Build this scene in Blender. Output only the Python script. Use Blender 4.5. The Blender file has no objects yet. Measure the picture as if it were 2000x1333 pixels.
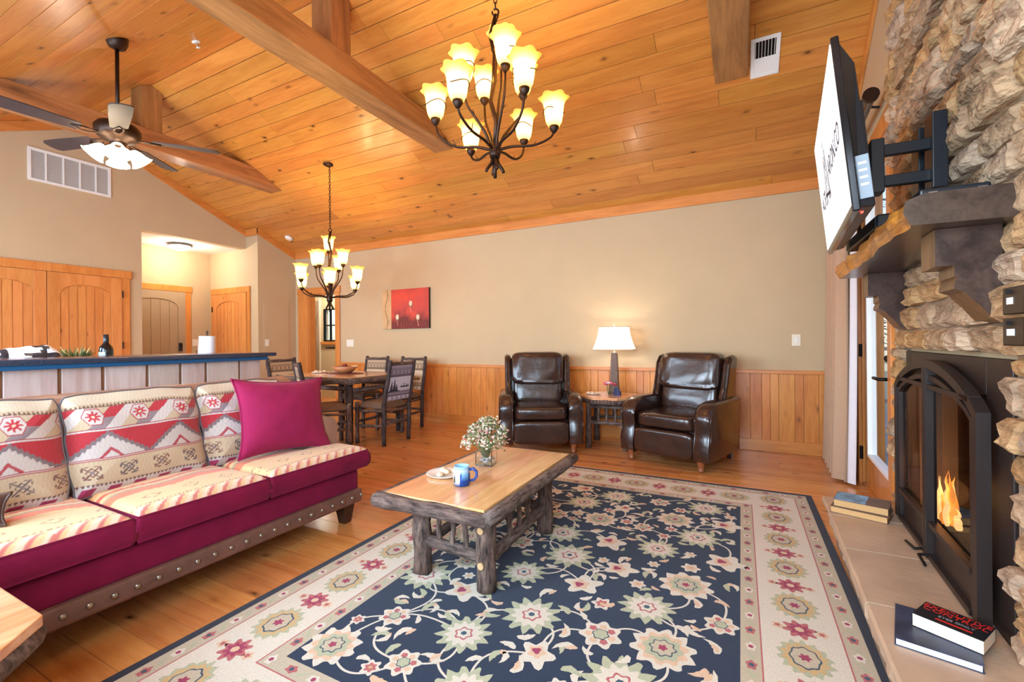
import bpy, math, random
import numpy as np
from mathutils import Vector, Matrix, noise
S = bpy.context.scene
C = S.collection
R = math.radians
PI = math.pi
rnd = random.Random(7)

# ------------------------------------------------------------ camera
H = 1.159
cd = bpy.data.cameras.new('camera'); cam = bpy.data.objects.new('camera', cd); C.objects.link(cam)
cd.lens = 15.714; cd.sensor_width = 36.0; cd.sensor_fit = 'HORIZONTAL'; cd.clip_start = 0.02
cam.matrix_world = Matrix.Translation((0, 0, H)) @ Matrix.Rotation(R(27.08), 4, 'Z') @ Matrix.Rotation(R(90), 4, 'X') @ Matrix.Rotation(R(-0.525), 4, 'Z')
S.camera = cam

# ------------------------------------------------------------ sky, daylight, exposure
W = bpy.data.worlds.new('world'); S.world = W; W.use_nodes = True
wn = W.node_tree.nodes; wl = W.node_tree.links
sky = wn.new('ShaderNodeTexSky'); sky.sky_type = 'NISHITA'; sky.sun_disc = False
sky.sun_elevation = R(38); sky.sun_rotation = R(200)
bgn = wn['Background']; bgn.inputs['Strength'].default_value = 0.30
wl.new(sky.outputs[0], bgn.inputs[0])

def area(name, loc, rot, sx, sy, power, col):
    l = bpy.data.lights.new(name, 'AREA'); l.shape = 'RECTANGLE'; l.size = sx; l.size_y = sy
    l.energy = power; l.color = col
    o = bpy.data.objects.new(name, l); C.objects.link(o); o.location = loc; o.rotation_euler = rot
    return o
DAY = (0.60, 0.80, 1.0)
# daylight entering by the three windows in the wall behind the camera
area('daylight_window', (-0.55, -0.605, 1.55), (R(90), 0, 0), 1.7, 1.5, 140, DAY)
area('daylight_window', (-3.1, -0.605, 1.55), (R(90), 0, 0), 1.7, 1.5, 170, DAY)
area('daylight_window', (-5.6, -0.605, 1.55), (R(90), 0, 0), 1.7, 1.5, 140, DAY)
def point(name, loc, power, col=(1.0, 0.72, 0.40), r=0.03):
    l = bpy.data.lights.new(name, 'POINT'); l.energy = power; l.color = col; l.shadow_soft_size = r
    o = bpy.data.objects.new(name, l); C.objects.link(o); o.location = loc
    return o
S.view_settings.view_transform = 'Standard'; S.view_settings.look = 'None'
S.view_settings.gamma = 1.0; S.view_settings.use_curve_mapping = False
S.view_settings.exposure = 0.14

# ------------------------------------------------------------ mesh helpers
class MB:
    def __init__(s): s.v = []; s.f = []; s.m = []
    def add(s, vs, fs, mi=0):
        o = len(s.v); s.v += [tuple(p) for p in vs]
        s.f += [tuple(i + o for i in f) for f in fs]; s.m += [mi] * len(fs)
        return s
    def box(s, x0, x1, y0, y1, z0, z1, mi=0, M=None):
        vs = [Vector((x, y, z)) for z in (z0, z1) for y in (y0, y1) for x in (x0, x1)]
        if M: vs = [M @ p for p in vs]
        return s.add(vs, [(0, 2, 3, 1), (4, 5, 7, 6), (0, 1, 5, 4), (2, 6, 7, 3), (0, 4, 6, 2), (1, 3, 7, 5)], mi)
    def tube(s, pts, rad, n=8, mi=0, wob=0.0, seed=0):
        pts = [Vector(p) for p in pts]; k = len(pts)
        if not isinstance(rad, (list, tuple)): rad = [rad] * k
        t = (pts[1] - pts[0]).normalized()
        a = t.orthogonal().normalized(); vs = []
        for i, p in enumerate(pts):
            if i: t2 = (pts[min(i + 1, k - 1)] - pts[i - 1]).normalized()
            else: t2 = t
            a = (a - t2 * a.dot(t2)).normalized(); b = t2.cross(a)
            for j in range(n):
                w = 2 * PI * j / n
                r = rad[i] * (1 + wob * noise.noise(Vector((math.cos(w) * 1.6 + seed, math.sin(w) * 1.6, i * 0.8 + seed * 3.1)))) if wob else rad[i]
                vs.append(p + (a * math.cos(w) + b * math.sin(w)) * r)
        fs = []
        for i in range(k - 1):
            for j in range(n):
                q = (j + 1) % n
                fs.append((i * n + j, i * n + q, (i + 1) * n + q, (i + 1) * n + j))
        fs.append(tuple(reversed(range(n)))); fs.append(tuple((k - 1) * n + j for j in range(n)))
        return s.add(vs, fs, mi)
    def log(s, p0, p1, r0, r1=None, n=12, seg=7, mi=0, wob=0.16, bow=0.006, seed=None):
        p0 = Vector(p0); p1 = Vector(p1); r1 = r1 or r0; seed = rnd.random() * 50 if seed is None else seed
        L = (p1 - p0).length
        pts = []; rad = []
        for i in range(seg + 1):
            t = i / seg; q = p0.lerp(p1, t)
            q = q + Vector((noise.noise(Vector((seed, t * 3, 0))), noise.noise(Vector((0, seed, t * 3))), 0)) * bow * math.sin(PI * t) * 2
            pts.append(q); rad.append((r0 + (r1 - r0) * t) * (1 + 0.07 * noise.noise(Vector((t * L * 9, seed, 3)))))
        return s.tube(pts, rad, n, mi, wob, seed)
    def lathe(s, prof, c=(0, 0, 0), n=24, mi=0, lobe=0, la=0.0):
        vs = []; fs = []; k = len(prof)
        for i, q in enumerate(prof):
            for j in range(n):
                w = 2 * PI * j / n; r = q[0]
                if lobe and len(q) > 2: r *= 1 + la * q[2] * math.cos(lobe * w)
                z = q[1] + (0.35 * la * q[0] * q[2] * math.cos(lobe * w) if lobe and len(q) > 2 else 0)
                vs.append((c[0] + r * math.cos(w), c[1] + r * math.sin(w), c[2] + z))
        for i in range(k - 1):
            for j in range(n):
                q = (j + 1) % n
                fs.append((i * n + j, i * n + q, (i + 1) * n + q, (i + 1) * n + j))
        if prof[0][0] > 1e-5 and not lobe: fs.append(tuple(reversed(range(n))))
        if prof[-1][0] > 1e-5 and not lobe: fs.append(tuple((k - 1) * n + j for j in range(n)))
        return s.add(vs, fs, mi)
    def prism(s, poly, a0, a1, f, mi=0):
        # poly of (u, v), extruded from a0 to a1; f(u, v, a) -> xyz
        n = len(poly)
        vs = [f(u, v, a0) for u, v in poly] + [f(u, v, a1) for u, v in poly]
        fs = [tuple(range(n)), tuple(reversed(range(n, 2 * n)))]
        fs += [(i, i + n, (i + 1) % n + n, (i + 1) % n) for i in range(n)]
        return s.add(vs, fs, mi)
    def grid(s, nu, nv, f, mi=0, close=False):
        vs = [f(i / nu, j / nv) for j in range(nv + 1) for i in range(nu + 1)]
        fs = [(j * (nu + 1) + i, j * (nu + 1) + i + 1, (j + 1) * (nu + 1) + i + 1, (j + 1) * (nu + 1) + i) for j in range(nv) for i in range(nu)]
        return s.add(vs, fs, mi)
    def sphere(s, c, r, n=12, m=8, mi=0, sq=(1, 1, 1)):
        vs = [(c[0], c[1], c[2] - r * sq[2])]
        for i in range(1, m):
            t = PI * i / m - PI / 2
            for j in range(n):
                w = 2 * PI * j / n
                vs.append((c[0] + r * sq[0] * math.cos(t) * math.cos(w), c[1] + r * sq[1] * math.cos(t) * math.sin(w), c[2] + r * sq[2] * math.sin(t)))
        vs.append((c[0], c[1], c[2] + r * sq[2])); fs = []
        for j in range(n): fs.append((0, 1 + (j + 1) % n, 1 + j))
        for i in range(m - 2):
            for j in range(n):
                q = (j + 1) % n
                fs.append((1 + i * n + j, 1 + i * n + q, 1 + (i + 1) * n + q, 1 + (i + 1) * n + j))
        l = len(vs) - 1
        for j in range(n): fs.append((1 + (m - 2) * n + j, 1 + (m - 2) * n + (j + 1) % n, l))
        return s.add(vs, fs, mi)
    def mesh(s, name, mats, smooth=False):
        me = bpy.data.meshes.new(name); me.from_pydata(s.v, [], s.f); 
        for m in (mats if isinstance(mats, (list, tuple)) else [mats]): me.materials.append(m)
        me.polygons.foreach_set('material_index', s.m)
        if smooth: me.polygons.foreach_set('use_smooth', [True] * len(s.f))
        me.update(); return me
    def build(s, name, mats, parent=None, loc=(0, 0, 0), rotz=0, smooth=False, bevel=0, col=None):
        me = s.mesh(name, mats, smooth)
        if col is not None:
            at = me.color_attributes.new('Col', 'FLOAT_COLOR', 'POINT')
            a = np.ones((len(s.v), 4), dtype=np.float32); a[:, :3] = col; at.data.foreach_set('color', a.ravel())
        return put(name, me, parent, loc, rotz, bevel)
def put(name, me, parent=None, loc=(0, 0, 0), rotz=0, bevel=0):
    o = bpy.data.objects.new(name, me); C.objects.link(o); o.location = loc; o.rotation_euler = (0, 0, rotz)
    if parent: o.parent = parent
    if bevel:
        b = o.modifiers.new('bevel', 'BEVEL'); b.width = bevel; b.segments = 2; b.limit_method = 'ANGLE'; b.angle_limit = R(40)
    return o
def tag(o, label, cat, group=None, kind=None):
    if label: o['label'] = label
    if cat: o['category'] = cat
    if group: o['group'] = group
    if kind: o['kind'] = kind
    return o
def thing(name, label, cat, loc=(0, 0, 0), rotz=0, group=None):
    o = bpy.data.objects.new(name, None); C.objects.link(o); o.empty_display_size = 0.1
    o.location = loc; o.rotation_euler = (0, 0, rotz)
    return tag(o, label, cat, group)
def struct(o, label=None):
    o['kind'] = 'structure'
    if label: o['label'] = label
    return o
def dup(root, loc, rotz, label=None):
    r = root.copy(); C.objects.link(r); r.location = loc; r.rotation_euler = (0, 0, rotz)
    if label: r['label'] = label
    for ch in list(root.children):
        c = ch.copy(); C.objects.link(c); c.parent = r
        for g in ch.children:
            d = g.copy(); C.objects.link(d); d.parent = c
    return r
def text(name, body, size, M, mat, parent, ext=0.0008, align='CENTER', shear=0.0):
    cu = bpy.data.curves.new(name, 'FONT'); cu.body = body; cu.size = size; cu.extrude = ext; cu.align_x = align; cu.align_y = 'CENTER'; cu.shear = shear
    t = bpy.data.objects.new(name, cu); C.objects.link(t)
    bpy.context.view_layer.update()
    me = bpy.data.meshes.new_from_object(t.evaluated_get(bpy.context.evaluated_depsgraph_get()))
    bpy.data.objects.remove(t); me.materials.clear(); me.materials.append(mat)
    me.transform(M)
    return put(name, me, parent)

# ------------------------------------------------------------ materials
MATS = {}
def s2l(c): return tuple((x / 12.92 if x <= 0.04045 else ((x + 0.055) / 1.055) ** 2.4) for x in c)
def rgb(r, g, b): return s2l((r / 255, g / 255, b / 255)) + (1,)
def node(nt, t, **kw):
    n = nt.nodes.new(t)
    for k, v in kw.items(): setattr(n, k, v)
    return n
def base(name):
    m = bpy.data.materials.new(name); m.use_nodes = True; nt = m.node_tree
    return m, nt, nt.nodes['Principled BSDF'], nt.links.new
def ramp(nt, stops):
    r = node(nt, 'ShaderNodeValToRGB'); e = r.color_ramp.elements
    while len(e) < len(stops): e.new(0.5)
    for k, (p, c) in zip(e, stops): k.position = p; k.color = c
    return r
def plain(name, col, rough=0.6, metal=0.0, var=0.0, scale=20, bump=0.0, bscale=None, spec=None, sheen=0, coat=0, stretch=(1, 1, 1)):
    m, nt, p, L = base(name)
    p.inputs['Roughness'].default_value = rough; p.inputs['Metallic'].default_value = metal
    if spec is not None: p.inputs['Specular IOR Level'].default_value = spec
    if sheen: p.inputs['Sheen Weight'].default_value = sheen
    if coat: p.inputs['Coat Weight'].default_value = coat; p.inputs['Coat Roughness'].default_value = 0.12
    tc = node(nt, 'ShaderNodeTexCoord'); mp = node(nt, 'ShaderNodeMapping'); mp.inputs['Scale'].default_value = stretch
    L(tc.outputs['Object'], mp.inputs['Vector'])
    nz = node(nt, 'ShaderNodeTexNoise'); nz.inputs['Scale'].default_value = scale; nz.inputs['Detail'].default_value = 4
    L(mp.outputs[0], nz.inputs['Vector'])
    k = var
    r = ramp(nt, [(0.3, tuple(c * (1 - k) for c in col[:3]) + (1,)), (0.7, tuple(min(1, c * (1 + k)) for c in col[:3]) + (1,))])
    L(nz.outputs['Fac'], r.inputs[0]); L(r.outputs[0], p.inputs['Base Color'])
    if bump:
        n2 = node(nt, 'ShaderNodeTexNoise'); n2.inputs['Scale'].default_value = bscale or scale * 3; n2.inputs['Detail'].default_value = 3
        L(mp.outputs[0], n2.inputs['Vector'])
        b = node(nt, 'ShaderNodeBump'); b.inputs['Strength'].default_value = bump; b.inputs['Distance'].default_value = 0.01
        L(n2.outputs['Fac'], b.inputs['Height']); L(b.outputs[0], p.inputs['Normal'])
    MATS[name] = m; return m
def wood(name, light, dark, knot, axis='X', rough=0.35, gscale=5.0, knots=1.0, vary=0.16, coat=0.0, kscale=3.2, hue=0.012):
    m, nt, p, L = base(name)
    p.inputs['Roughness'].default_value = rough
    if coat: p.inputs['Coat Weight'].default_value = coat; p.inputs['Coat Roughness'].default_value = 0.16
    tc = node(nt, 'ShaderNodeTexCoord'); oi = node(nt, 'ShaderNodeObjectInfo')
    sc = node(nt, 'ShaderNodeVectorMath', operation='SCALE'); sc.inputs[0].default_value = (17.0, 31.0, 23.0)
    L(oi.outputs['Random'], sc.inputs['Scale'])
    ad = node(nt, 'ShaderNodeVectorMath', operation='ADD'); L(tc.outputs['Object'], ad.inputs[0]); L(sc.outputs[0], ad.inputs[1])
    g = {'X': (0.10, 1, 1), 'Y': (1, 0.10, 1), 'Z': (1, 1, 0.10)}[axis]
    mp = node(nt, 'ShaderNodeMapping'); mp.inputs['Scale'].default_value = g; L(ad.outputs[0], mp.inputs['Vector'])
    n1 = node(nt, 'ShaderNodeTexNoise'); n1.inputs['Scale'].default_value = gscale * 2.2; n1.inputs['Detail'].default_value = 5; n1.inputs['Distortion'].default_value = 1.2
    L(mp.outputs[0], n1.inputs['Vector'])
    n2 = node(nt, 'ShaderNodeTexNoise'); n2.inputs['Scale'].default_value = gscale * 16; n2.inputs['Detail'].default_value = 3
    L(mp.outputs[0], n2.inputs['Vector'])
    mx = node(nt, 'ShaderNodeMath', operation='MULTIPLY_ADD'); mx.inputs[1].default_value = 0.35; L(n2.outputs['Fac'], mx.inputs[0])
    m7 = node(nt, 'ShaderNodeMath', operation='MULTIPLY'); m7.inputs[1].default_value = 0.75; L(n1.outputs['Fac'], m7.inputs[0]); L(m7.outputs[0], mx.inputs[2])
    r1 = ramp(nt, [(0.36, dark), (0.66, light)]); L(mx.outputs[0], r1.inputs[0])
    # knots
    g2 = {'X': (0.45, 1, 1), 'Y': (1, 0.45, 1), 'Z': (1, 1, 0.45)}[axis]
    mk = node(nt, 'ShaderNodeMapping'); mk.inputs['Scale'].default_value = g2; L(ad.outputs[0], mk.inputs['Vector'])
    nd = node(nt, 'ShaderNodeTexNoise'); nd.inputs['Scale'].default_value = 9; L(mk.outputs[0], nd.inputs['Vector'])
    av = node(nt, 'ShaderNodeVectorMath', operation='MULTIPLY_ADD'); L(nd.outputs['Color'], av.inputs[0]); av.inputs[1].default_value = (0.05, 0.05, 0.05); L(mk.outputs[0], av.inputs[2])
    vo = node(nt, 'ShaderNodeTexVoronoi'); vo.inputs['Scale'].default_value = kscale; L(av.outputs[0], vo.inputs['Vector'])
    kr = ramp(nt, [(0.035 * knots, (1, 1, 1, 1)), (0.10 * knots, (0.35, 0.35, 0.35, 1)), (0.20 * knots, (0, 0, 0, 1))]) if knots else None
    last = r1.outputs[0]
    if knots:
        L(vo.outputs['Distance'], kr.inputs[0])
        mk2 = node(nt, 'ShaderNodeMixRGB'); mk2.inputs[2].default_value = knot
        L(kr.outputs[0], mk2.inputs[0]); L(last, mk2.inputs[1]); last = mk2.outputs[0]
    hs = node(nt, 'ShaderNodeHueSaturation')
    mr = node(nt, 'ShaderNodeMapRange'); mr.inputs['To Min'].default_value = 1 - vary; mr.inputs['To Max'].default_value = 1 + vary * 0.7
    L(oi.outputs['Random'], mr.inputs['Value']); L(mr.outputs[0], hs.inputs['Value'])
    fr = node(nt, 'ShaderNodeMath', operation='MULTIPLY'); fr.inputs[1].default_value = 7.31; L(oi.outputs['Random'], fr.inputs[0])
    f2 = node(nt, 'ShaderNodeMath', operation='FRACT'); L(fr.outputs[0], f2.inputs[0])
    m2 = node(nt, 'ShaderNodeMapRange'); m2.inputs['To Min'].default_value = 0.5 - hue; m2.inputs['To Max'].default_value = 0.5 + hue
    L(f2.outputs[0], m2.inputs['Value']); L(m2.outputs[0], hs.inputs['Hue'])
    L(last, hs.inputs['Color']); L(hs.outputs[0], p.inputs['Base Color'])
    b = node(nt, 'ShaderNodeBump'); b.inputs['Strength'].default_value = 0.12; b.inputs['Distance'].default_value = 0.004
    L(n2.outputs['Fac'], b.inputs['Height']); L(b.outputs[0], p.inputs['Normal'])
    MATS[name] = m; return m
def bark(name, a, b_, axis='Z', rough=0.8, scale=14):
    m, nt, p, L = base(name); p.inputs['Roughness'].default_value = rough
    tc = node(nt, 'ShaderNodeTexCoord'); mp = node(nt, 'ShaderNodeMapping')
    mp.inputs['Scale'].default_value = {'X': (0.22, 1, 1), 'Y': (1, 0.22, 1), 'Z': (1, 1, 0.22)}[axis]
    L(tc.outputs['Object'], mp.inputs['Vector'])
    n = node(nt, 'ShaderNodeTexNoise'); n.inputs['Scale'].default_value = scale * 3; n.inputs['Detail'].default_value = 6; n.inputs['Roughness'].default_value = 0.7
    L(mp.outputs[0], n.inputs['Vector'])
    n2 = node(nt, 'ShaderNodeTexNoise'); n2.inputs['Scale'].default_value = 6; L(tc.outputs['Object'], n2.inputs['Vector'])
    r = ramp(nt, [(0.34, a), (0.52, tuple((x + y) / 2 for x, y in zip(a, b_))), (0.68, b_)]); L(n.outputs['Fac'], r.inputs[0])
    mx = node(nt, 'ShaderNodeMixRGB', blend_type='MULTIPLY'); mx.inputs[0].default_value = 0.6
    r2 = ramp(nt, [(0.3, (0.55, 0.42, 0.36, 1)), (0.65, (1, 1, 1, 1))]); L(n2.outputs['Fac'], r2.inputs[0])
    L(r.outputs[0], mx.inputs[1]); L(r2.outputs[0], mx.inputs[2]); L(mx.outputs[0], p.inputs['Base Color'])
    bp = node(nt, 'ShaderNodeBump'); bp.inputs['Strength'].default_value = 0.9; bp.inputs['Distance'].default_value = 0.012
    L(n.outputs['Fac'], bp.inputs['Height']); L(bp.outputs[0], p.inputs['Normal'])
    MATS[name] = m; return m
def vcol(name, rough=0.85, sheen=0.2, bump=0.25, bscale=260):
    m, nt, p, L = base(name); p.inputs['Roughness'].default_value = rough; p.inputs['Sheen Weight'].default_value = sheen
    p.inputs['Specular IOR Level'].default_value = 0.2
    a = node(nt, 'ShaderNodeAttribute'); a.attribute_name = 'Col'; L(a.outputs['Color'], p.inputs['Base Color'])
    tc = node(nt, 'ShaderNodeTexCoord'); n2 = node(nt, 'ShaderNodeTexNoise'); n2.inputs['Scale'].default_value = bscale
    L(tc.outputs['Object'], n2.inputs['Vector'])
    b = node(nt, 'ShaderNodeBump'); b.inputs['Strength'].default_value = bump; b.inputs['Distance'].default_value = 0.004
    L(n2.outputs['Fac'], b.inputs['Height']); L(b.outputs[0], p.inputs['Normal'])
    MATS[name] = m; return m
def emit(name, col, strength):
    m, nt, p, L = base(name); p.inputs['Base Color'].default_value = col
    p.inputs['Emission Color'].default_value = col; p.inputs['Emission Strength'].default_value = strength
    MATS[name] = m; return m
def glass(name, col=(1, 1, 1, 1), rough=0.0, thin=True):
    m, nt, p, L = base(name)
    if thin:
        nt.nodes.remove(p); tr = node(nt, 'ShaderNodeBsdfTransparent'); tr.inputs[0].default_value = col
        gl = node(nt, 'ShaderNodeBsdfGlossy'); gl.inputs['Roughness'].default_value = 0.02
        fz = node(nt, 'ShaderNodeLayerWeight'); fz.inputs[0].default_value = 0.12
        mr = node(nt, 'ShaderNodeMath', operation='MULTIPLY'); mr.inputs[1].default_value = 0.45; L(fz.outputs['Facing'], mr.inputs[0])
        mx = node(nt, 'ShaderNodeMixShader'); L(mr.outputs[0], mx.inputs[0])
        L(tr.outputs[0], mx.inputs[1]); L(gl.outputs[0], mx.inputs[2]); L(mx.outputs[0], nt.nodes['Material Output'].inputs['Surface'])
    else:
        p.inputs['Base Color'].default_value = col; p.inputs['Transmission Weight'].default_value = 1; p.inputs['Roughness'].default_value = rough
    MATS[name] = m; return m

m_wall = plain('tan_paint', rgb(198, 174, 138), 0.85, var=0.02, scale=3, bump=0.12, bscale=120)
m_white = plain('white_paint', rgb(240, 238, 232), 0.7, var=0.01)
m_ceil = wood('ceiling_pine', rgb(216, 146, 68), rgb(194, 120, 50), rgb(78, 36, 14), 'X', 0.3, 4, 0.9, 0.10, coat=0.25, kscale=6.5, hue=0.005)
m_floor = wood('floor_pine', rgb(224, 152, 86), rgb(198, 122, 62), rgb(78, 36, 18), 'X', 0.26, 4, 0.9, 0.15, coat=0.35, kscale=7, hue=0.006)
m_wain = wood('wainscot_pine', rgb(226, 146, 70), rgb(198, 114, 46), rgb(88, 40, 16), 'Z', 0.34, 5, 0.9, 0.12, coat=0.2, kscale=6.5, hue=0.006)
m_trimx = wood('trim_pine', rgb(220, 144, 72), rgb(196, 118, 52), rgb(98, 48, 20), 'X', 0.34, 4, 0.7, 0.06, coat=0.2, kscale=5, hue=0.003)
m_trimy = wood('trim_pine_y', rgb(220, 144, 72), rgb(196, 118, 52), rgb(98, 48, 20), 'Y', 0.34, 4, 0.7, 0.06, coat=0.2, kscale=5, hue=0.003)
m_trimz = wood('trim_pine_z', rgb(220, 144, 72), rgb(196, 118, 52), rgb(98, 48, 20), 'Z', 0.34, 4, 0.7, 0.06, coat=0.2, kscale=5, hue=0.003)
m_beam = wood('beam_timber', rgb(186, 128, 78), rgb(140, 88, 50), rgb(70, 38, 22), 'Y', 0.42, 4, 1.2, 0.05, coat=0.1, kscale=2.4)
m_post = wood('post_timber', rgb(178, 120, 72), rgb(134, 84, 48), rgb(70, 38, 22), 'Z', 0.42, 4, 1.1, 0.05)
m_door = wood('door_pine', rgb(218, 144, 78), rgb(196, 120, 58), rgb(104, 52, 24), 'Z', 0.34, 4, 0.7, 0.05, coat=0.25, kscale=6, hue=0.003)
m_doortan = plain('tan_door_paint', rgb(172, 150, 122), 0.6, var=0.03, scale=8)
m_dark = plain('joint_shadow_wood', rgb(46, 24, 12), 0.8, var=0.1)
m_black = plain('black_iron', rgb(24, 22, 22), 0.45, 0.6, var=0.05)
m_bronze = plain('oiled_bronze', rgb(52, 34, 24), 0.42, 0.7, var=0.2, scale=30)
m_plastic = plain('black_plastic', rgb(26, 30, 36), 0.35, var=0.03)
m_ivory = plain('ivory_plastic', rgb(236, 226, 206), 0.5, var=0.01)
m_bark = bark('hickory_bark', rgb(42, 30, 26), rgb(150, 124, 110), scale=18)
m_barkx = bark('hickory_bark_x', rgb(42, 30, 26), rgb(146, 122, 110), 'X', scale=18)
m_barky = bark('hickory_bark_y', rgb(42, 30, 26), rgb(160, 140, 130), 'Y', scale=18)
m_barkd = bark('dark_hickory_bark', rgb(30, 24, 26), rgb(96, 82, 82))
m_cut = plain('cut_log_end', rgb(206, 164, 116), 0.7, var=0.12, scale=40)
m_tabletop = wood('honey_tabletop', rgb(236, 184, 128), rgb(208, 146, 88), rgb(140, 80, 44), 'Y', 0.2, 4, 0.5, 0.03, coat=0.6)
m_chrome = plain('brushed_steel', rgb(190, 186, 180), 0.3, 0.9, var=0.03)
m_glass = glass('clear_glass')
m_glass2 = glass('solid_glass', (0.97, 0.99, 1, 1), 0.0, False)
m_vc = vcol('woven_fabric')

# ------------------------------------------------------------ room shell
XR0, YA, YB = 0.845, -0.5, 5.28
def wx(y, off=0.0): return XR0 + 0.05 * (y - 4.2) - off       # face of the right-hand wall
YR, ZR, SL = 2.54, 3.963, 0.45
def zc(y): return ZR - SL * abs(y - YR)                          # ceiling boards' underside
XA, XB, YJ, XH, YH0, ZH = -7.278, -6.97, 4.588, -8.298, 3.139, 2.725
# floor: a dark subfloor with every plank on it
fl = struct(MB().box(-8.4, 1.1, YA, 7.0, -0.14, -0.02).build('floor', m_dark), 'honey pine plank floor')
y = YA; r2 = random.Random(3)
while y < 5.27:
    w = 0.127; x = -7.2 - r2.random() * 1.5
    while x < 0.95:
        l = 1.1 + r2.random() * 1.3; x0 = max(x, -6.97); x1 = min(x + l, wx(y) + 0.05)
        if x1 - x0 > 0.05:
            MB().box(-(x1 - x0) / 2 + 0.0008, (x1 - x0) / 2 - 0.0008, 0.0009, min(w, 5.28 - y) - 0.0009, -0.02, 0).build('floor_plank', m_floor, fl, ((x0 + x1) / 2, y, 0), bevel=0.0012)
        x += l
    y += w
MB().box(-8.3, -6.97, 3.1, 7.0, -0.02, 0).build('hall_floor', m_floor, fl)
# ceiling: boards laid along the room on both slopes under a deck
cl = MB()
for s in (-1, 1):
    e = YR + s * 2.98
    P = [(YR, ZR + 0.02), (e, ZR - SL * 2.98 + 0.02), (e, ZR - SL * 2.98 + 0.14), (YR, ZR + 0.14)]
    cl.prism(P, -7.45, 1.15, lambda u, v, a: (a, u, v))
cl = struct(cl.build('ceiling', m_dark), 'vaulted knotty pine board ceiling')
ang = math.atan(SL)
for s in (-1, 1):
    d = 0.0; w = 0.159; row = 0
    while d < 2.98 / math.cos(ang) - 0.02:
        x = -7.3 - r2.random() * 2.0
        while x < 1.0:
            l = 2.0 + r2.random() * 1.8; x0 = max(x, -7.28); x1 = min(x + l, 0.98)
            if x1 - x0 > 0.06:
                o = MB().box(-(x1 - x0) / 2 + 0.001, (x1 - x0) / 2 - 0.001, 0.0026, w - 0.0026, 0, 0.018).build('ceiling_plank', m_ceil, cl, bevel=0.0015)
                o.location = ((x0 + x1) / 2, YR + s * d * math.cos(ang), ZR - d * math.sin(ang))
                o.rotation_euler = (-s * ang if s > 0 else ang, 0, 0)
                if s < 0:
                    o.location = ((x0 + x1) / 2, YR - (d + w) * math.cos(ang), ZR - (d + w) * math.sin(ang))
            x += l
        d += w; row += 1
# walls
def yz(x0): return lambda u, v, a: (a, u, v)
wb = MB()
T = [(XB - 1.5, 0), (-6.64, 0), (-6.64, 1.99), (-5.98, 1.99), (-5.98, 0), (1.0, 0), (1.0, zc(YB) + 0.05), (XB - 1.5, zc(YB) + 0.05)]
wb.prism(T, YB, YB + 0.12, lambda u, v, a: (u, a, v))
wb = struct(wb.build('wall_back', m_wall), 'long tan wall above the pine wainscot')
wl_ = MB()
P = [(YA, 0), (YH0, 0), (YH0, ZH), (YJ, ZH), (YJ, zc(YJ) + 0.03), (YR, ZR + 0.03), (YA, zc(YA) + 0.03)]
wl_.prism(P, XA, XA - 0.13, yz(0))
wl_.box(XB - 0.12, XB, YJ, YB, 0, zc(YJ) + 0.01)
wl_.box(XH, XB - 0.12, YJ, YJ + 0.1, 0, zc(YJ) - 0.01)
wl_.box(XH - 0.1, XH, YH0 - 0.1, YJ + 0.1, 0, ZH + 0.1)
wl_.box(XH, XA - 0.13, YH0 - 0.1, YH0, 0, ZH + 0.1)
wl_ = struct(wl_.build('wall_left', m_wall), 'tan gable wall with the hall opening')
struct(MB().box(XH, XA - 0.13, YH0, YJ, ZH, ZH + 0.08).build('ceiling', m_white), 'white ceiling of the small entry hall')
wr = MB()
P = [(YA, 0), (1.98, 0), (1.98, 0.98), (2.86, 0.98), (2.86, 0), (3.42, 0), (3.42, 2.42), (4.44, 2.42), (4.44, 0), (5.4, 0), (5.4, zc(5.4) + 0.03), (YR, ZR + 0.03), (YA, zc(YA) + 0.03)]
wr.prism(P, 0.0, 0.14, lambda u, v, a: (wx(u) + a, u, v))
wr = struct(wr.build('wall_right', m_wall), 'tan gable wall behind the stone chimney')
wn_ = MB()
zt = zc(YA) + 0.03
for a, b in ((-7.45, -6.5), (-4.7, -4.0), (-2.2, -1.45), (0.35, 1.0)): wn_.box(a, b, YA - 0.12, YA, 0, zt)
for a, b in ((-6.5, -4.7), (-4.0, -2.2), (-1.45, 0.35)):
    wn_.box(a, b, YA - 0.12, YA, 0, 0.75); wn_.box(a, b, YA - 0.12, YA, 2.35, zt)
struct(wn_.build('wall_front', m_wall), 'window wall opposite the recliners')
for i, a in enumerate((-6.5, -4.0, -1.45)):
    w = struct(thing('window_%d' % (i + 2), None, None, (a + 0.9, YA, 0.75)), ('left', 'middle', 'right')[i] + ' window of the wall behind the camera')
    b = MB()
    for x0, x1, z0, z1 in ((-0.9, -0.84, 0, 1.6), (0.84, 0.9, 0, 1.6), (-0.84, 0.84, 0, 0.06), (-0.84, 0.84, 1.54, 1.6), (-0.02, 0.02, 0.06, 1.54)): b.box(x0, x1, -0.10, -0.03, z0, z1)
    b.build('frame', m_trimz, w, bevel=0.003)
    for s in (-1, 1): MB().box(min(s * 0.02, s * 0.84), max(s * 0.02, s * 0.84), -0.07, -0.066, 0.06, 1.54).build('pane', m_glass, w)
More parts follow.
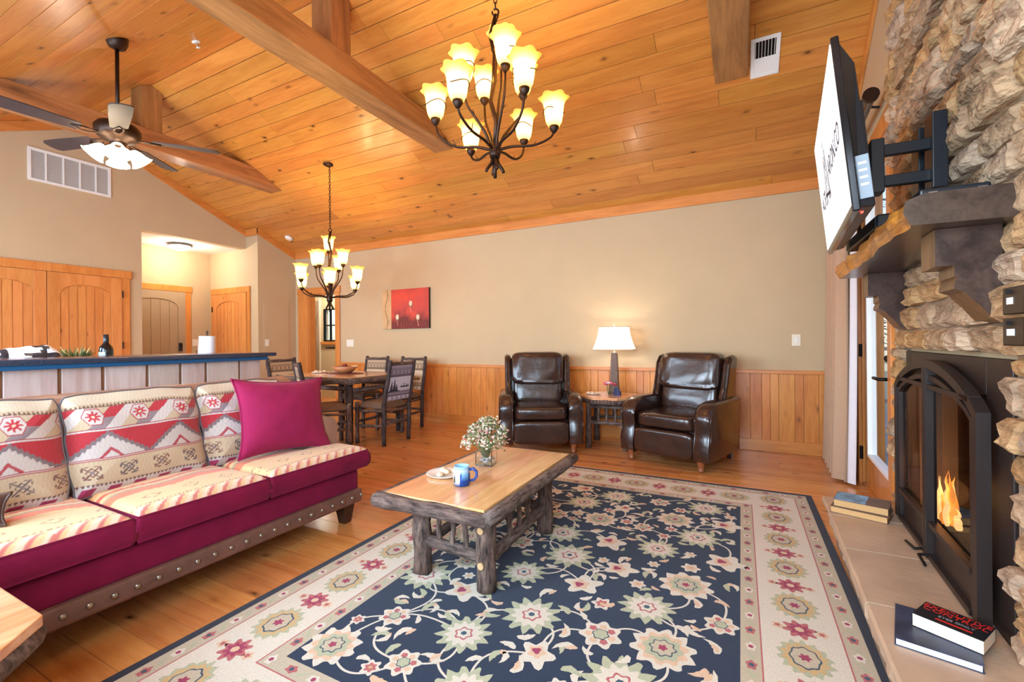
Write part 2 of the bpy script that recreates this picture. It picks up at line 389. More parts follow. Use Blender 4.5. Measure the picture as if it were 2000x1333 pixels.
# crown and rake trim
n = [0]
def trim(mb, mat, label, bev=0.004):
    n[0] += 1
    return struct(mb.build('trim_%d' % n[0], mat, bevel=bev), label)
trim(MB().box(XB, wx(YB), YB - 0.02, YB, zc(YB) - 0.105, zc(YB - 0.02)), m_trimx, 'pine crown board along the back wall')
def rake(x0, x1, ya, yb, lab):
    b = MB(); P = [(ya, zc(ya) - 0.115), (yb, zc(yb) - 0.115), (yb, zc(yb)), (ya, zc(ya))]
    b.prism(P, x0, x1, yz(0)); trim(b, m_trimy, lab)
rake(XA, XA + 0.02, YR, YJ, 'pine rake board on the kitchen gable, far slope')
rake(XA, XA + 0.02, YA, YR, 'pine rake board on the kitchen gable, near slope')
rake(XB, XB + 0.02, YJ - 0.02, YB - 0.02, 'short pine rake board beside the hall')
b = MB().box(XA + 0.02, XB + 0.02, YJ - 0.02, YJ, zc(YJ) - 0.125, zc(YJ) - 0.005); trim(b, m_trimx, 'short pine crown return over the hall corner')
for ya, yb in ((YR, YB - 0.02), (YA, YR)):
    b = MB(); P = [(ya, zc(ya) - 0.10), (yb, zc(yb) - 0.10), (yb, zc(yb)), (ya, zc(ya))]
    b.prism(P, 0.0, 0.02, lambda u, v, a: (wx(u) - a, u, v)); trim(b, m_trimy, 'pine rake board on the chimney gable' + (', far slope' if ya == YR else ', near slope'))
# wainscot: separate boards, cap rail and baseboard
x = -5.87; r3 = random.Random(11)
while x < wx(YB) - 0.01:
    w = r3.choice((0.075, 0.09, 0.105, 0.125, 0.14)); x1 = min(x + w, wx(YB))
    MB().box(-(x1 - x) / 2 + 0.0012, (x1 - x) / 2 - 0.0012, -0.014, 0, 0.10, 0.80).build('wainscot_board', m_wain, wb, ((x + x1) / 2, YB, 0), bevel=0.003)
    x = x1
trim(MB().box(-5.87, wx(YB), YB - 0.034, YB, 0.80, 0.838), m_trimx, 'pine cap rail of the wainscot')
struct(MB().box(-5.87, wx(YB), YB - 0.026, YB, 0.0, 0.125).build('baseboard_back', m_trimx, bevel=0.004), 'pine baseboard under the wainscot')
struct(MB().box(XB, XB + 0.018, YJ + 0.002, YB - 0.12, 0.0, 0.12).build('baseboard_left', m_trimy, bevel=0.004), 'pine baseboard beside the hall')
# painted access panel on the short wall
tag(MB().box(XB, XB + 0.006, 4.68, 5.14, 0.75, 1.81).build('access_panel', m_wall, bevel=0.002), 'wall-coloured access panel on the short wall by the hall', 'panel')

# doors ---------------------------------------------------------------
def arch_door(w, h, nb, mats, root, stile=0.11, rail=0.12, rise=0.13, thick=0.035, brail=0.2, tan=False):
    mf, mbd = mats
    f = lambda u, v, a: (u, a, v)
    MB().box(0, w, 0.016, thick, 0, h).build('door_back', mf, root)
    for a, b in ((0, stile), (w - stile, w)): MB().box(a, b, 0, 0.016, 0, h).build('stile', mf, root, bevel=0.002)
    MB().box(stile, w - stile, 0, 0.016, 0, brail).build('bottom_rail', mf, root, bevel=0.002)
    N = 14; iw = w - 2 * stile; zs = h - rail - rise
    def za(x): t = (x - stile) / iw * 2 - 1; return zs + rise * (1 - t * t) ** 0.5 * 0.96 if abs(t) < 1 else zs
    poly = [(stile, h), (stile, zs)] + [(stile + iw * i / N, za(stile + iw * i / N)) for i in range(1, N)] + [(w - stile, zs), (w - stile, h)]
    MB().prism(poly, 0, 0.016, f).build('top_rail', mf, root)
    bw = iw / nb
    for i in range(nb):
        a = stile + i * bw + 0.0045; b = stile + (i + 1) * bw - 0.0045
        pts = [(a, brail + 0.004)] + [(a + (b - a) * k / 5, za(a + (b - a) * k / 5) - 0.006) for k in range(6)] + [(b, brail + 0.004)]
        MB().prism(pts, 0.009, 0.017, f).build('board', mbd, root)
    return root
def casing(mb, w, h, cw=0.09, t=0.022, head=0.10, over=0.02):
    mb.box(-cw, 0, -t, 0, 0, h); mb.box(w, w + cw, -t, 0, 0, h)
    mb.box(-cw - over, w + cw + over, -t - 0.006, 0, h, h + head)
    return mb
def place(o, x, y, rot): o.location = (x, y, 0); o.rotation_euler = (0, 0, rot); return o
# closet pair on the kitchen gable
for i, y0 in enumerate((1.475, 2.192)):
    d = thing('door_%d' % (i + 1), None, None); struct(d, ('left' if i == 0 else 'right') + ' leaf of the arched pine closet doors')
    arch_door(0.71, 2.03, 6, (m_door, m_door), d); place(d, XA + 0.035, y0, R(90))
    for hz in (0.3, 1.15, 1.82):
        MB().tube([(0.718 if i else -0.006, -0.006, hz - 0.045), (0.718 if i else -0.006, -0.006, hz + 0.045)], 0.007, 8).build('hinge', m_black, d)
c = thing('trim_20', None, None); struct(c, 'pine casing around the closet doors'); 
casing(MB(), 1.435, 2.035, 0.09).build('casing', m_trimz, c, bevel=0.004); place(c, XA, 1.472, R(90))
# painted entry door at the end of the hall
d = thing('door_3', None, None); struct(d, 'tan painted arched entry door with keypad lock')
arch_door(0.86, 2.02, 5, (m_doortan, m_doortan), d); place(d, XH + 0.036, 3.315, R(90))
k = MB().box(0.745, 0.80, -0.03, 0, 1.04, 1.18).build('keypad_lock', m_plastic, d, bevel=0.012)
MB().box(0.757, 0.788, -0.034, -0.03, 1.10, 1.165).build('keypad', m_black, k)
MB().tube([(0.77, 0, 0.98), (0.77, -0.05, 0.98), (0.66, -0.055, 0.98)], 0.011, 8).build('handle', m_black, d, smooth=True)
c = thing('trim_21', None, None); struct(c, 'pine casing around the tan entry door')
casing(MB(), 0.865, 2.025, 0.09).build('casing', m_trimz, c, bevel=0.004); place(c, XH, 3.312, R(90))
# pine door on the hall's side wall
d = thing('door_4', None, None); struct(d, 'arched pine door on the side wall of the hall')
arch_door(0.93, 2.0, 7, (m_door, m_door), d); place(d, -8.165, YJ - 0.036, 0)
for hz in (0.3, 1.0, 1.75): MB().tube([(-0.006, -0.006, hz - 0.045), (-0.006, -0.006, hz + 0.045)], 0.009, 8).build('hinge', m_black, d)
MB().sphere((0.86, -0.05, 0.95), 0.03).build('knob', m_black, d, smooth=True)
c = thing('trim_22', None, None); struct(c, 'pine casing around the hall side door')
casing(MB(), 0.935, 2.005, 0.075, over=0.0).build('casing', m_trimz, c, bevel=0.004); place(c, -8.168, YJ, 0)
# doorway to the bathroom: casing and jamb only, room beyond
c = thing('trim_23', None, None); struct(c, 'wide pine casing around the bathroom doorway')
b = MB(); b.box(-6.89, -6.64, YB - 0.022, YB, 0, 1.99); b.box(-5.98, -5.875, YB - 0.022, YB, 0, 1.99); b.box(-6.90, -5.86, YB - 0.028, YB, 1.99, 2.10)
b.build('casing', m_trimz, c, bevel=0.004)
b = MB(); b.box(-6.64, -6.622, YB, YB + 0.12, 0, 1.99); b.box(-5.998, -5.98, YB, YB + 0.12, 0, 1.99); b.box(-6.622, -5.998, YB, YB + 0.12, 1.97, 1.99)
b.build('jamb', m_trimz, c)
m_barn = wood('grey_barn_wood', rgb(172, 150, 130), rgb(118, 98, 84), rgb(60, 48, 42), 'Z', 0.7, 6, 0.7, 0.14)
m_bath = plain('bath_paint', rgb(214, 198, 168), 0.85, var=0.02, bump=0.1, bscale=100)
b = MB(); Yb = 6.62
b.box(-8.7, -7.84, Yb, Yb + 0.1, 0, 2.5); b.box(-7.47, -5.5, Yb, Yb + 0.1, 0, 2.5)
b.box(-7.84, -7.47, Yb, Yb + 0.1, 0, 1.2); b.box(-7.84, -7.47, Yb, Yb + 0.1, 1.86, 2.5)
b.box(-8.8, -8.7, 5.4, 6.72, 0, 2.5); b.box(-5.5, -5.4, 5.4, 6.72, 0, 2.5); b.box(-8.8, -5.4, 5.4, 6.72, 2.5, 2.6)
b.box(-8.8, -7.2, 5.38, 5.4, 0, 2.5)
struct(b.build('wall_bath', m_bath), 'cream wall of the bathroom beyond the doorway')
bd = tag(bpy.data.objects.new('barn_door', None), 'grey barn-wood plank door seen through the bathroom doorway', 'door'); C.objects.link(bd)
for i, x in enumerate((-8.42, -8.28, -8.14)):
    MB().box(x, x + 0.137, Yb - 0.05, Yb - 0.015, 0.0, 2.05).build('plank', m_barn, bd, bevel=0.004)
MB().box(-8.19, -8.14, Yb - 0.062, Yb - 0.05, 1.38, 1.45).build('latch', m_black, bd)
struct(MB().box(-7.985, -7.955, Yb - 0.02, Yb, 0, 2.1).build('trim_24', m_white), 'white trim strip beside the barn-wood door')
w1 = struct(thing('window_1', None, None), 'small dark-framed window in the bathroom')
b = MB()
for x0, x1, z0, z1 in ((-7.85, -7.82, 1.19, 1.87), (-7.49, -7.46, 1.19, 1.87), (-7.85, -7.46, 1.19, 1.215), (-7.85, -7.46, 1.845, 1.87), (-7.82, -7.49, 1.51, 1.535), (-7.665, -7.645, 1.215, 1.845)):
    b.box(x0, x1, Yb - 0.02, Yb + 0.03, z0, z1)
b.build('frame', m_black, w1, bevel=0.002)
MB().box(-7.82, -7.49, Yb + 0.01, Yb + 0.016, 1.215, 1.845).build('pane', m_glass, w1)
MB().box(-7.9, -7.42, Yb - 0.06, Yb, 1.12, 1.175).build('sill', m_trimx, w1, bevel=0.004)
hk = thing('towel_rail', 'small black towel hook rail under the bathroom window', 'towel rail', (-7.7, Yb, 1.05))
MB().box(-0.07, 0.22, -0.012, 0, -0.01, 0.01).build('rail', m_black, hk)
for dx in (-0.05, 0.08, 0.2): MB().tube([(dx, -0.01, 0.0), (dx, -0.045, -0.01), (dx, -0.055, 0.02)], 0.006, 6).build('hook', m_black, hk)
point('bath_fill_light', (-7.2, 5.95, 2.35), 60, (1, 0.88, 0.7), 0.1)  # added fill light without a fixture, brightens the room beyond the doorway
# glazed patio door on the right wall
fy = lambda u, v, a: (wx(u) + a, u, v)
c = thing('trim_25', None, None); struct(c, 'pine casing around the glazed patio door')
b = MB()
for ya, yb, za, zb in ((3.33, 3.42, 0, 2.42), (4.44, 4.53, 0, 2.42), (3.31, 4.55, 2.42, 2.54)): b.prism([(ya, za), (yb, za), (yb, zb), (ya, zb)], -0.022, 0.0, fy)
b.build('casing', m_trimz, c, bevel=0.003)
b = MB()
for ya, yb, za, zb in ((3.42, 3.44, 0, 2.42), (4.42, 4.44, 0, 2.42), (3.44, 4.42, 2.40, 2.42), (3.44, 4.42, 0, 0.02)): b.prism([(ya, za), (yb, za), (yb, zb), (ya, zb)], 0.0, 0.14, fy)
b.build('jamb', m_trimz, c)
d = thing('door_5', None, None); struct(d, 'full-glass pine patio door beside the chimney')
for nm, ya, yb, za, zb in (('stile', 3.445, 3.565, 0.022, 2.395), ('stile', 4.295, 4.415, 0.022, 2.395), ('bottom_rail', 3.565, 4.295, 0.022, 0.25), ('top_rail', 3.565, 4.295, 2.27, 2.395)):
    MB().prism([(ya, za), (yb, za), (yb, zb), (ya, zb)], 0.015, 0.06, fy).build(nm, m_trimz, d, bevel=0.003)
b = MB()
for ya, yb, za, zb in ((3.565, 3.585, 0.25, 2.27), (4.275, 4.295, 0.25, 2.27), (3.585, 4.275, 0.25, 0.27), (3.585, 4.275, 2.25, 2.27)): b.prism([(ya, za), (yb, za), (yb, zb), (ya, zb)], 0.01, 0.066, fy)
b.build('glazing_bead', m_white, d)
MB().prism([(3.585, 0.27), (4.275, 0.27), (4.275, 2.25), (3.585, 2.25)], 0.036, 0.04, fy).build('pane', m_glass, d)
h_ = MB().prism([(3.475, 0.84), (3.535, 0.84), (3.535, 1.08), (3.475, 1.08)], 0.004, 0.016, fy).build('lock_plate', m_black, d, bevel=0.003)
MB().tube([(wx(3.5) + 0.01, 3.5, 0.9), (wx(3.5) - 0.05, 3.5, 0.9), (wx(3.6) - 0.055, 3.62, 0.9)], 0.011, 8).build('lever', m_black, h_, smooth=True)
MB().sphere((wx(3.5) - 0.005, 3.5, 1.03), 0.02).build('deadbolt', m_black, h_, smooth=True)
for hz in (0.25, 1.06, 2.05):
    MB().tube([(wx(4.42) - 0.008, 4.42, hz - 0.05), (wx(4.42) - 0.008, 4.42, hz + 0.05)], 0.012, 8).build('hinge', m_black, d)
# deck, railing and trees outside that door
m_deck = wood('grey_deck', rgb(168, 160, 152), rgb(130, 122, 116), rgb(80, 74, 70), 'Y', 0.7, 5, 0.3, 0.1)
dk = thing('deck', 'grey plank deck outside the patio door', 'deck', (0, 0, -0.06))
for i in range(22): MB().box(-0.067, 0.067, 0, 7.5, -0.03, 0).build('deck_plank', m_deck, dk, (1.12 + i * 0.14, 2.2, 0))
rl = thing('deck_railing', 'brown deck railing with thin balusters', 'railing', (0, 0, -0.06))
m_rail = plain('railing_paint', rgb(118, 96, 92), 0.6, var=0.06)
for x in (1.15, 2.0, 2.9, 3.9): MB().box(x - 0.05, x + 0.05, 9.5, 9.6, 0, 1.1).build('post', m_rail, rl)
for z in (0.12, 1.0): MB().box(1.1, 4.0, 9.52, 9.58, z, z + 0.06).build('rail', m_rail, rl)
for i in range(22): MB().box(1.28 + i * 0.12 - 0.012, 1.28 + i * 0.12 + 0.012, 9.535, 9.565, 0.18, 1.0).build('baluster', m_rail, rl)
m_leaf = plain('pine_needles', rgb(62, 84, 58), 0.8, var=0.3, scale=8)
m_trunk = bark('tree_bark', rgb(60, 48, 42), rgb(112, 96, 84))
for i, (tx, ty, th) in enumerate(((2.6, 13.5, 7.0), (4.2, 15.5, 9.0), (3.3, 18.0, 8.0))):
    t = thing('pine_tree', ('nearest slim pine tree beyond the deck', 'taller pine tree right of the slim one beyond the deck', 'farthest pine tree beyond the deck')[i], 'tree', (tx, ty, -1.2), group='trees beyond the deck')
    MB().tube([(0, 0, 0), (0.05, 0, th * 0.5), (0, 0.05, th)], [0.12, 0.09, 0.02], 8).build('trunk', m_trunk, t)
    b = MB(); rr = random.Random(i)
    for k in range(420):
        z = th * (0.22 + 0.78 * rr.random()); a = rr.random() * 2 * PI; ra = (1 - z / th) * 1.6 + 0.15; q = rr.random() ** 0.5 * ra
        p = Vector((math.cos(a) * q, math.sin(a) * q, z)); dv = Vector((math.cos(a), math.sin(a), -0.35)) * 0.22; sd = Vector((-math.sin(a), math.cos(a), 0)) * 0.05
        b.add([p, p + dv * 0.5 + sd, p + dv, p + dv * 0.5 - sd], [(0, 1, 2, 3)])
    b.build('foliage', m_leaf, t)
m_grass = plain('dry_grass', rgb(150, 146, 112), 0.9, var=0.2, scale=3)
struct(MB().box(-14, 30, -14, 40, -1.3, -1.2).build('ground', m_grass), 'open ground outside the house')

# ------------------------------------------------------------ roof trusses
zb0, zb1 = 3.27, 3.475
e0 = (ZR - zb0) / SL; e1 = (ZR - zb1) / SL
for lab, xc in (('tie beam nearest the chimney, cut by the top of the photo', -0.05), ('middle tie beam with king post, left of the large chandelier', -2.905), ('farthest tie beam with king post, behind the ceiling fan', -5.76)):
    t = thing('tie_beam', 'heavy brown timber ' + lab, 'beam', (xc, YR, zb0), group='roof tie beams')
    P = [(-e0, 0), (e0, 0), (e1, zb1 - zb0), (-e1, zb1 - zb0)]
    MB().prism(P, -0.122, 0.122, lambda u, v, a: (a, u, v)).build('beam', m_beam, t, bevel=0.008)
    hp = ZR - zb0
    P = [(-0.1, zb1 - zb0), (0.1, zb1 - zb0), (0.1, hp - 0.045), (0, hp), (-0.1, hp - 0.045)]
    MB().prism(P, -0.1, 0.115, lambda u, v, a: (a, u, v)).build('king_post', m_post, t, bevel=0.006)

# ------------------------------------------------------------ chimney, hearth, mantel
def stone_mat(name, c1, c2, c3):
    m, nt, p, L = base(name); p.inputs['Roughness'].default_value = 0.85
    tc = node(nt, 'ShaderNodeTexCoord'); oi = node(nt, 'ShaderNodeObjectInfo')
    n1 = node(nt, 'ShaderNodeTexNoise'); n1.inputs['Scale'].default_value = 7; n1.inputs['Detail'].default_value = 6; n1.inputs['Roughness'].default_value = 0.65
    mp = node(nt, 'ShaderNodeMapping'); mp.inputs['Scale'].default_value = (1, 0.5, 1.6)
    L(tc.outputs['Object'], mp.inputs['Vector']); L(mp.outputs[0], n1.inputs['Vector'])
    r = ramp(nt, [(0.3, c1), (0.5, c2), (0.72, c3)]); L(n1.outputs['Fac'], r.inputs[0])
    hs = node(nt, 'ShaderNodeHueSaturation'); mr = node(nt, 'ShaderNodeMapRange'); mr.inputs['To Min'].default_value = 0.72; mr.inputs['To Max'].default_value = 1.10
    L(oi.outputs['Random'], mr.inputs['Value']); L(mr.outputs[0], hs.inputs['Value'])
    fr = node(nt, 'ShaderNodeMath', operation='MULTIPLY'); fr.inputs[1].default_value = 9.7; L(oi.outputs['Random'], fr.inputs[0])
    f2 = node(nt, 'ShaderNodeMath', operation='FRACT'); L(fr.outputs[0], f2.inputs[0])
    m2 = node(nt, 'ShaderNodeMapRange'); m2.inputs['To Min'].default_value = 0.8; m2.inputs['To Max'].default_value = 1.2
    L(f2.outputs[0], m2.inputs['Value']); L(m2.outputs[0], hs.inputs['Saturation'])
    L(r.outputs[0], hs.inputs['Color']); L(hs.outputs[0], p.inputs['Base Color'])
    n2 = node(nt, 'ShaderNodeTexNoise'); n2.inputs['Scale'].default_value = 22; n2.inputs['Detail'].default_value = 6; L(mp.outputs[0], n2.inputs['Vector'])
    b = node(nt, 'ShaderNodeBump'); b.inputs['Strength'].default_value = 1.0; b.inputs['Distance'].default_value = 0.035
    L(n2.outputs['Fac'], b.inputs['Height']); L(b.outputs[0], p.inputs['Normal'])
    MATS[name] = m; return m
m_stone = stone_mat('ledge_stone', rgb(134, 104, 78), rgb(184, 148, 110), rgb(212, 178, 138))
m_mortar = plain('mortar', rgb(150, 128, 104), 0.95, var=0.12, scale=30, bump=0.6)
m_hearth = plain('hearth_flagstone', rgb(190, 160, 132), 0.4, var=0.14, scale=5, bump=0.25, bscale=16)
m_soot = plain('firebox_black', rgb(22, 18, 17), 0.85, var=0.3)
Y0, Y1 = 1.28, 3.11; ZHT = 0.25
OY0, OY1, OZ1 = 1.80, 2.955, 1.10
ch = thing('stone_chimney', 'floor-to-ceiling stacked ledge stone chimney on the right wall', 'chimney', (wx(2.3), 2.3, 0))
cy0, cx0 = 2.3, wx(2.3)
b = MB(); f = lambda u, v, a: (wx(u) - a - cx0, u - cy0, v)
b.prism([(Y0, 0), (1.76, 0), (1.76, OZ1 + 0.03), (OY1 + 0.04, OZ1 + 0.03), (OY1 + 0.04, 0), (Y1 - 0.02, 0), (Y1 - 0.02, zc(Y1) - 0.005), (YR, ZR - 0.005), (Y0, zc(Y0) - 0.005)], 0.0, 0.032, f)
b.build('mortar_bed', m_mortar, ch)
rs = random.Random(21); z = ZHT; ns = 0
while z < 3.92:
    up = z > 1.62
    h = rs.uniform(0.075, 0.125) if not up else rs.uniform(0.085, 0.15)
    if z < OZ1 < z + h + 0.03: h = OZ1 + 0.005 - z
    if h < 0.03: z += h; continue
    y = Y0 - rs.random() * 0.2
    while y < Y1:
        l = rs.uniform(0.15, 0.34) if not up else rs.uniform(0.14, 0.42)
        ya, yb = max(y, Y0), min(y + l, Y1); y += l
        if Y1 - yb < 0.06: yb = Y1; y = Y1 + 0.01
        z1 = min(z + h, zc((ya + yb) / 2) - 0.03)
        if yb - ya < 0.05 or z1 - z < 0.03: continue
        if z + 0.03 < OZ1:                              # leave the firebox opening free, with ragged edges
            ra, rb = OY0 - rs.uniform(0.0, 0.05), OY1 + rs.uniform(0.0, 0.03)
            if ya > ra and yb < rb: continue
            if ya < ra < yb and yb <= rb + 0.4 and ya < OY0: 
                if yb > rb:
                    yb = ra
                else: yb = ra
            elif ya < rb < yb: ya = rb
            if yb - ya < 0.04: continue
        g = 0.004; a0, a1, b0, b1 = ya + g, yb - g, z + g * 0.7, z1 - g * 0.7
        if ns > 290: continue
        cu, cv = (a0 + a1) / 2, (b0 + b1) / 2; Lu, Lv = a1 - a0, b1 - b0
        dep = rs.uniform(0.045, 0.08) + (0.012 if up else 0); ox, oy = wx(cu), cu
        nu, nv = max(5, int(Lu / 0.022)), max(4, int(Lv / 0.016)); sd = rs.random() * 90; tl = rs.uniform(-0.22, 0.22); c4 = [rs.uniform(0, 0.3) for _ in range(4)]
        vs = []; fs = []
        for j in range(nv + 1):
            for i in range(nu + 1):
                p, q = i / nu * 2 - 1, j / nv * 2 - 1
                u = cu + p * Lu / 2; v = cv + q * Lv / 2
                k = c4[(p > 0) + 2 * (q > 0)] * (max(0, abs(p) - 0.55) / 0.45) ; v = cv + (v - cv) * (1 - 0.8 * k)
                v += 0.006 * noise.noise(Vector((u * 12, sd, 0))) * (1 - abs(q)); u += 0.012 * noise.noise(Vector((sd, v * 14, 0))) * (1 if abs(p) == 1 else 0.3)
                d = dep + (0.020 if up else 0.014) * noise.noise(Vector((u * 7, v * 30, sd))) + (0.014 if up else 0.009) * noise.noise(Vector((u * 22, v * 62, sd + 7))) + tl * (v - cv)
                d -= 0.022 * max(0, abs(p) - 0.86) / 0.14 + 0.018 * max(0, abs(q) - 0.7) / 0.3
                vs.append((wx(u) - max(d, 0.03) - ox, u - oy, v - cv))
        fs = [(j * (nu + 1) + i, j * (nu + 1) + i + 1, (j + 1) * (nu + 1) + i + 1, (j + 1) * (nu + 1) + i) for j in range(nv) for i in range(nu)]
        per = [i for i in range(nu + 1)] + [j * (nu + 1) + nu for j in range(1, nv + 1)] + [nv * (nu + 1) + i for i in range(nu - 1, -1, -1)] + [j * (nu + 1) for j in range(nv - 1, 0, -1)]
        o_ = len(vs)
        for k in per: vs.append((wx(vs[k][1] + oy) - 0.02 - ox, vs[k][1], vs[k][2]))
        m_ = len(per); fs += [(per[k], o_ + k, o_ + (k + 1) % m_, per[(k + 1) % m_]) for k in range(m_)]
        MB().add(vs, [f_[::-1] for f_ in fs]).build('stone', m_stone, ch, (ox - cx0, oy - cy0, cv)); ns += 1
    z += h
# hearth
hr = thing('hearth', 'low raised hearth of flagstone slabs with a rough split edge', 'hearth', (0.55, 2.2, 0))
def hx(y): return 0.412 + 0.031 * (y - 3.107)
MB().prism([(1.0, 0), (3.06, 0), (3.06, 0.15), (1.0, 0.15)], 0, 1, lambda u, v, a: ((hx(u) + 0.06 if a == 0 else wx(u) - 0.0) - 0.55, u - 2.2, v)).build('base', m_mortar, hr)
ys = [1.0, 1.46, 1.92, 2.38, 2.80, 3.105]
for i in range(5):
    ya, yb = ys[i] + 0.004, ys[i + 1] - 0.004; rr = random.Random(40 + i); K = 16; top = []; bot = []
    vs = []; fs = []
    for k in range(K + 1):
        u = ya + (yb - ya) * k / K; th = 0.10 if i < 4 else 0.055
        n1 = noise.noise(Vector((u * 9, i * 3.1, 0))); n2 = noise.noise(Vector((u * 17, i, 5)))
        xf = hx(u) + n1 * 0.004
        vs += [(wx(u) - 0.03 - 0.55, u - 2.2, 0.25), (xf + 0.008 - 0.55, u - 2.2, 0.25), (xf - 0.55, u - 2.2, 0.243), (xf + 0.012 * n2 + 0.004 - 0.55, u - 2.2, 0.25 - th * 0.5), (xf + 0.02 + 0.015 * n1 - 0.55, u - 2.2, 0.25 - th * (0.85 + 0.5 * n2)), (wx(u) - 0.03 - 0.55, u - 2.2, 0.25 - th)]
    for k in range(K):
        for j in range(5): fs.append((k * 6 + j, k * 6 + j + 1, (k + 1) * 6 + j + 1, (k + 1) * 6 + j))
    fs.append(tuple(range(6))[::-1]); fs.append(tuple(K * 6 + j for j in range(6)))
    MB().add(vs, fs).build('flagstone', m_hearth, hr)
# mantel: live-edge slab on two scroll corbels
m_mantel = wood('mantel_dark_oak', rgb(74, 56, 48), rgb(44, 32, 28), rgb(24, 16, 14), 'Y', 0.3, 5, 0.6, 0.02, coat=0.35)
m_live = wood('live_edge_orange', rgb(206, 126, 54), rgb(128, 66, 24), rgb(60, 30, 12), 'Y', 0.45, 9, 1.2, 0.02, coat=0.2, kscale=9)
m_corb = wood('corbel_brown', rgb(122, 92, 60), rgb(84, 60, 38), rgb(40, 26, 16), 'Z', 0.4, 6, 0.4, 0.02)
mt = thing('mantel_shelf', 'dark live-edge timber mantel on two scroll corbels over the fireplace', 'mantel', (0.55, 2.36, 1.48))
b = MB(); vs = []; fs = []; K = 40; ya, yb = 1.70, 3.04
for k in range(K + 1):
    u = ya + (yb - ya) * k / K; nn = noise.noise(Vector((u * 4.3, 2.2, 0))); n3 = noise.noise(Vector((u * 11, 7.7, 0)))
    n4 = noise.noise(Vector((u * 6.1, 1.3, 4)))
    xf = wx(u) - 0.285 + (0.022 * nn + 0.01 * n3 if 0 < k else 0) - (0.03 * max(0, (u - 2.2)))
    vs += [(wx(u) - 0.03, u, 1.577), (xf + 0.045 + 0.02 * n4, u, 1.577), (xf, u, 1.56 - 0.01 * n3), (xf - 0.006 + 0.01 * n3, u, 1.525), (xf + 0.012 + 0.012 * n4, u, 1.487), (wx(u) - 0.03, u, 1.485)]
vs = [(x - 0.55, y - 2.36, z - 1.48) for x, y, z in vs]
sh = MB()
for k in range(K):
    for j in range(5): sh.f.append((k * 6 + j, k * 6 + j + 1, (k + 1) * 6 + j + 1, (k + 1) * 6 + j)); sh.m.append(1 if j in (1, 2, 3) else 0)
sh.v = vs; sh.f += [tuple(range(6))[::-1], tuple(K * 6 + j for j in range(6))]; sh.m += [0, 0]
sh.build('slab', [m_mantel, m_live], mt, bevel=0)
for yc in (1.86, 2.92):
    # side profile in (distance from wall, z)
    P = [(0.02, 1.485), (0.168, 1.485), (0.168, 1.372), (0.125, 1.372), (0.125, 1.34)]
    for k in range(9):
        t = k / 8; P.append((0.118 - 0.05 * t + 0.028 * math.sin(PI * t) * (1 if t < .5 else 0.3), 1.335 - 0.085 * t))
    P += [(0.058, 1.235), (0.04, 1.21), (0.02, 1.2)]
    P = [(0.02 + (p - 0.02) * 1.0, z) for p, z in P]
    o = MB(); n_ = len(P)
    o.prism(P, yc - 0.07, yc + 0.07, lambda u, v, a: (wx(a) - 0.03 - u - 0.55, a - 2.36, v - 1.48))
    for k in range(len(o.f)): o.m[k] = 0 if k < 2 else 1
    o.build('corbel', [m_mantel, m_corb], mt)
# fireplace insert with arched screen doors and a fire
m_ins = plain('brown_black_steel', rgb(50, 40, 37), 0.45, 0.3, var=0.06)
m_mesh = glass('screen_mesh', (0.62, 0.56, 0.54, 1))
fi = thing('fireplace_insert', 'black steel gas fireplace with arched double screen doors', 'fireplace', (0.7, 2.4, 0.25))
g = lambda u, v, a: (wx(u) - a - 0.7, u - 2.4, v - 0.25)
b = MB()
for P in ([(1.80, 0.252), (1.98, 0.252), (1.98, 1.09), (1.80, 1.09)], [(2.86, 0.252), (2.95, 0.252), (2.95, 1.09), (2.86, 1.09)], [(1.98, 0.97), (2.86, 0.97), (2.86, 1.09), (1.98, 1.09)]): b.prism(P, 0.0, 0.03, g)
b.build('surround', m_ins, fi, bevel=0.004)
b = MB()                                              # firebox behind
x0, x1 = 0.03, 0.42
for P in ([(1.98, 0.22), (2.86, 0.22), (2.86, 0.25), (1.98, 0.25)], [(1.98, 0.97), (2.86, 0.97), (2.86, 1.0), (1.98, 1.0)], [(1.95, 0.22), (1.98, 0.22), (1.98, 1.0), (1.95, 1.0)], [(2.86, 0.22), (2.89, 0.22), (2.89, 1.0), (2.86, 1.0)]): b.prism(P, -0.42, -0.0, g)
b.prism([(1.95, 0.22), (2.89, 0.22), (2.89, 1.0), (1.95, 1.0)], -0.45, -0.42, g)
b.build('firebox', m_soot, fi)
YL, YRt, ZS, ZAp, ZB = 1.88, 2.92, 0.925, 1.066, 0.262
def archpts(yl, yr, zs, za, n=22):
    return [(yl + (yr - yl) * i / n, zs + (za - zs) * math.sin(PI * i / n) ** 0.75 if 0 < i < n else zs) for i in range(n + 1)]
def ring(ol, orr, ozs, oza, il, ir, izs, iza, zb, a0, a1):
    m = MB(); O = [(ol, zb)] + archpts(ol, orr, ozs, oza) + [(orr, zb)]; I = [(il, zb)] + archpts(il, ir, izs, iza) + [(ir, zb)]
    for k in range(len(O) - 1): m.prism([O[k], O[k + 1], I[k + 1], I[k]], a0, a1, g)
    return m
ring(YL, YRt, ZS, ZAp, YL + 0.035, YRt - 0.035, ZS - 0.015, ZAp - 0.035, ZB, 0.05, 0.085).build('outer_frame', m_ins, fi)
ring(YL + 0.05, YRt - 0.05, ZS - 0.025, ZAp - 0.06, YL + 0.068, YRt - 0.068, ZS - 0.035, ZAp - 0.08, ZB, 0.055, 0.08).build('inner_frame', m_ins, fi)
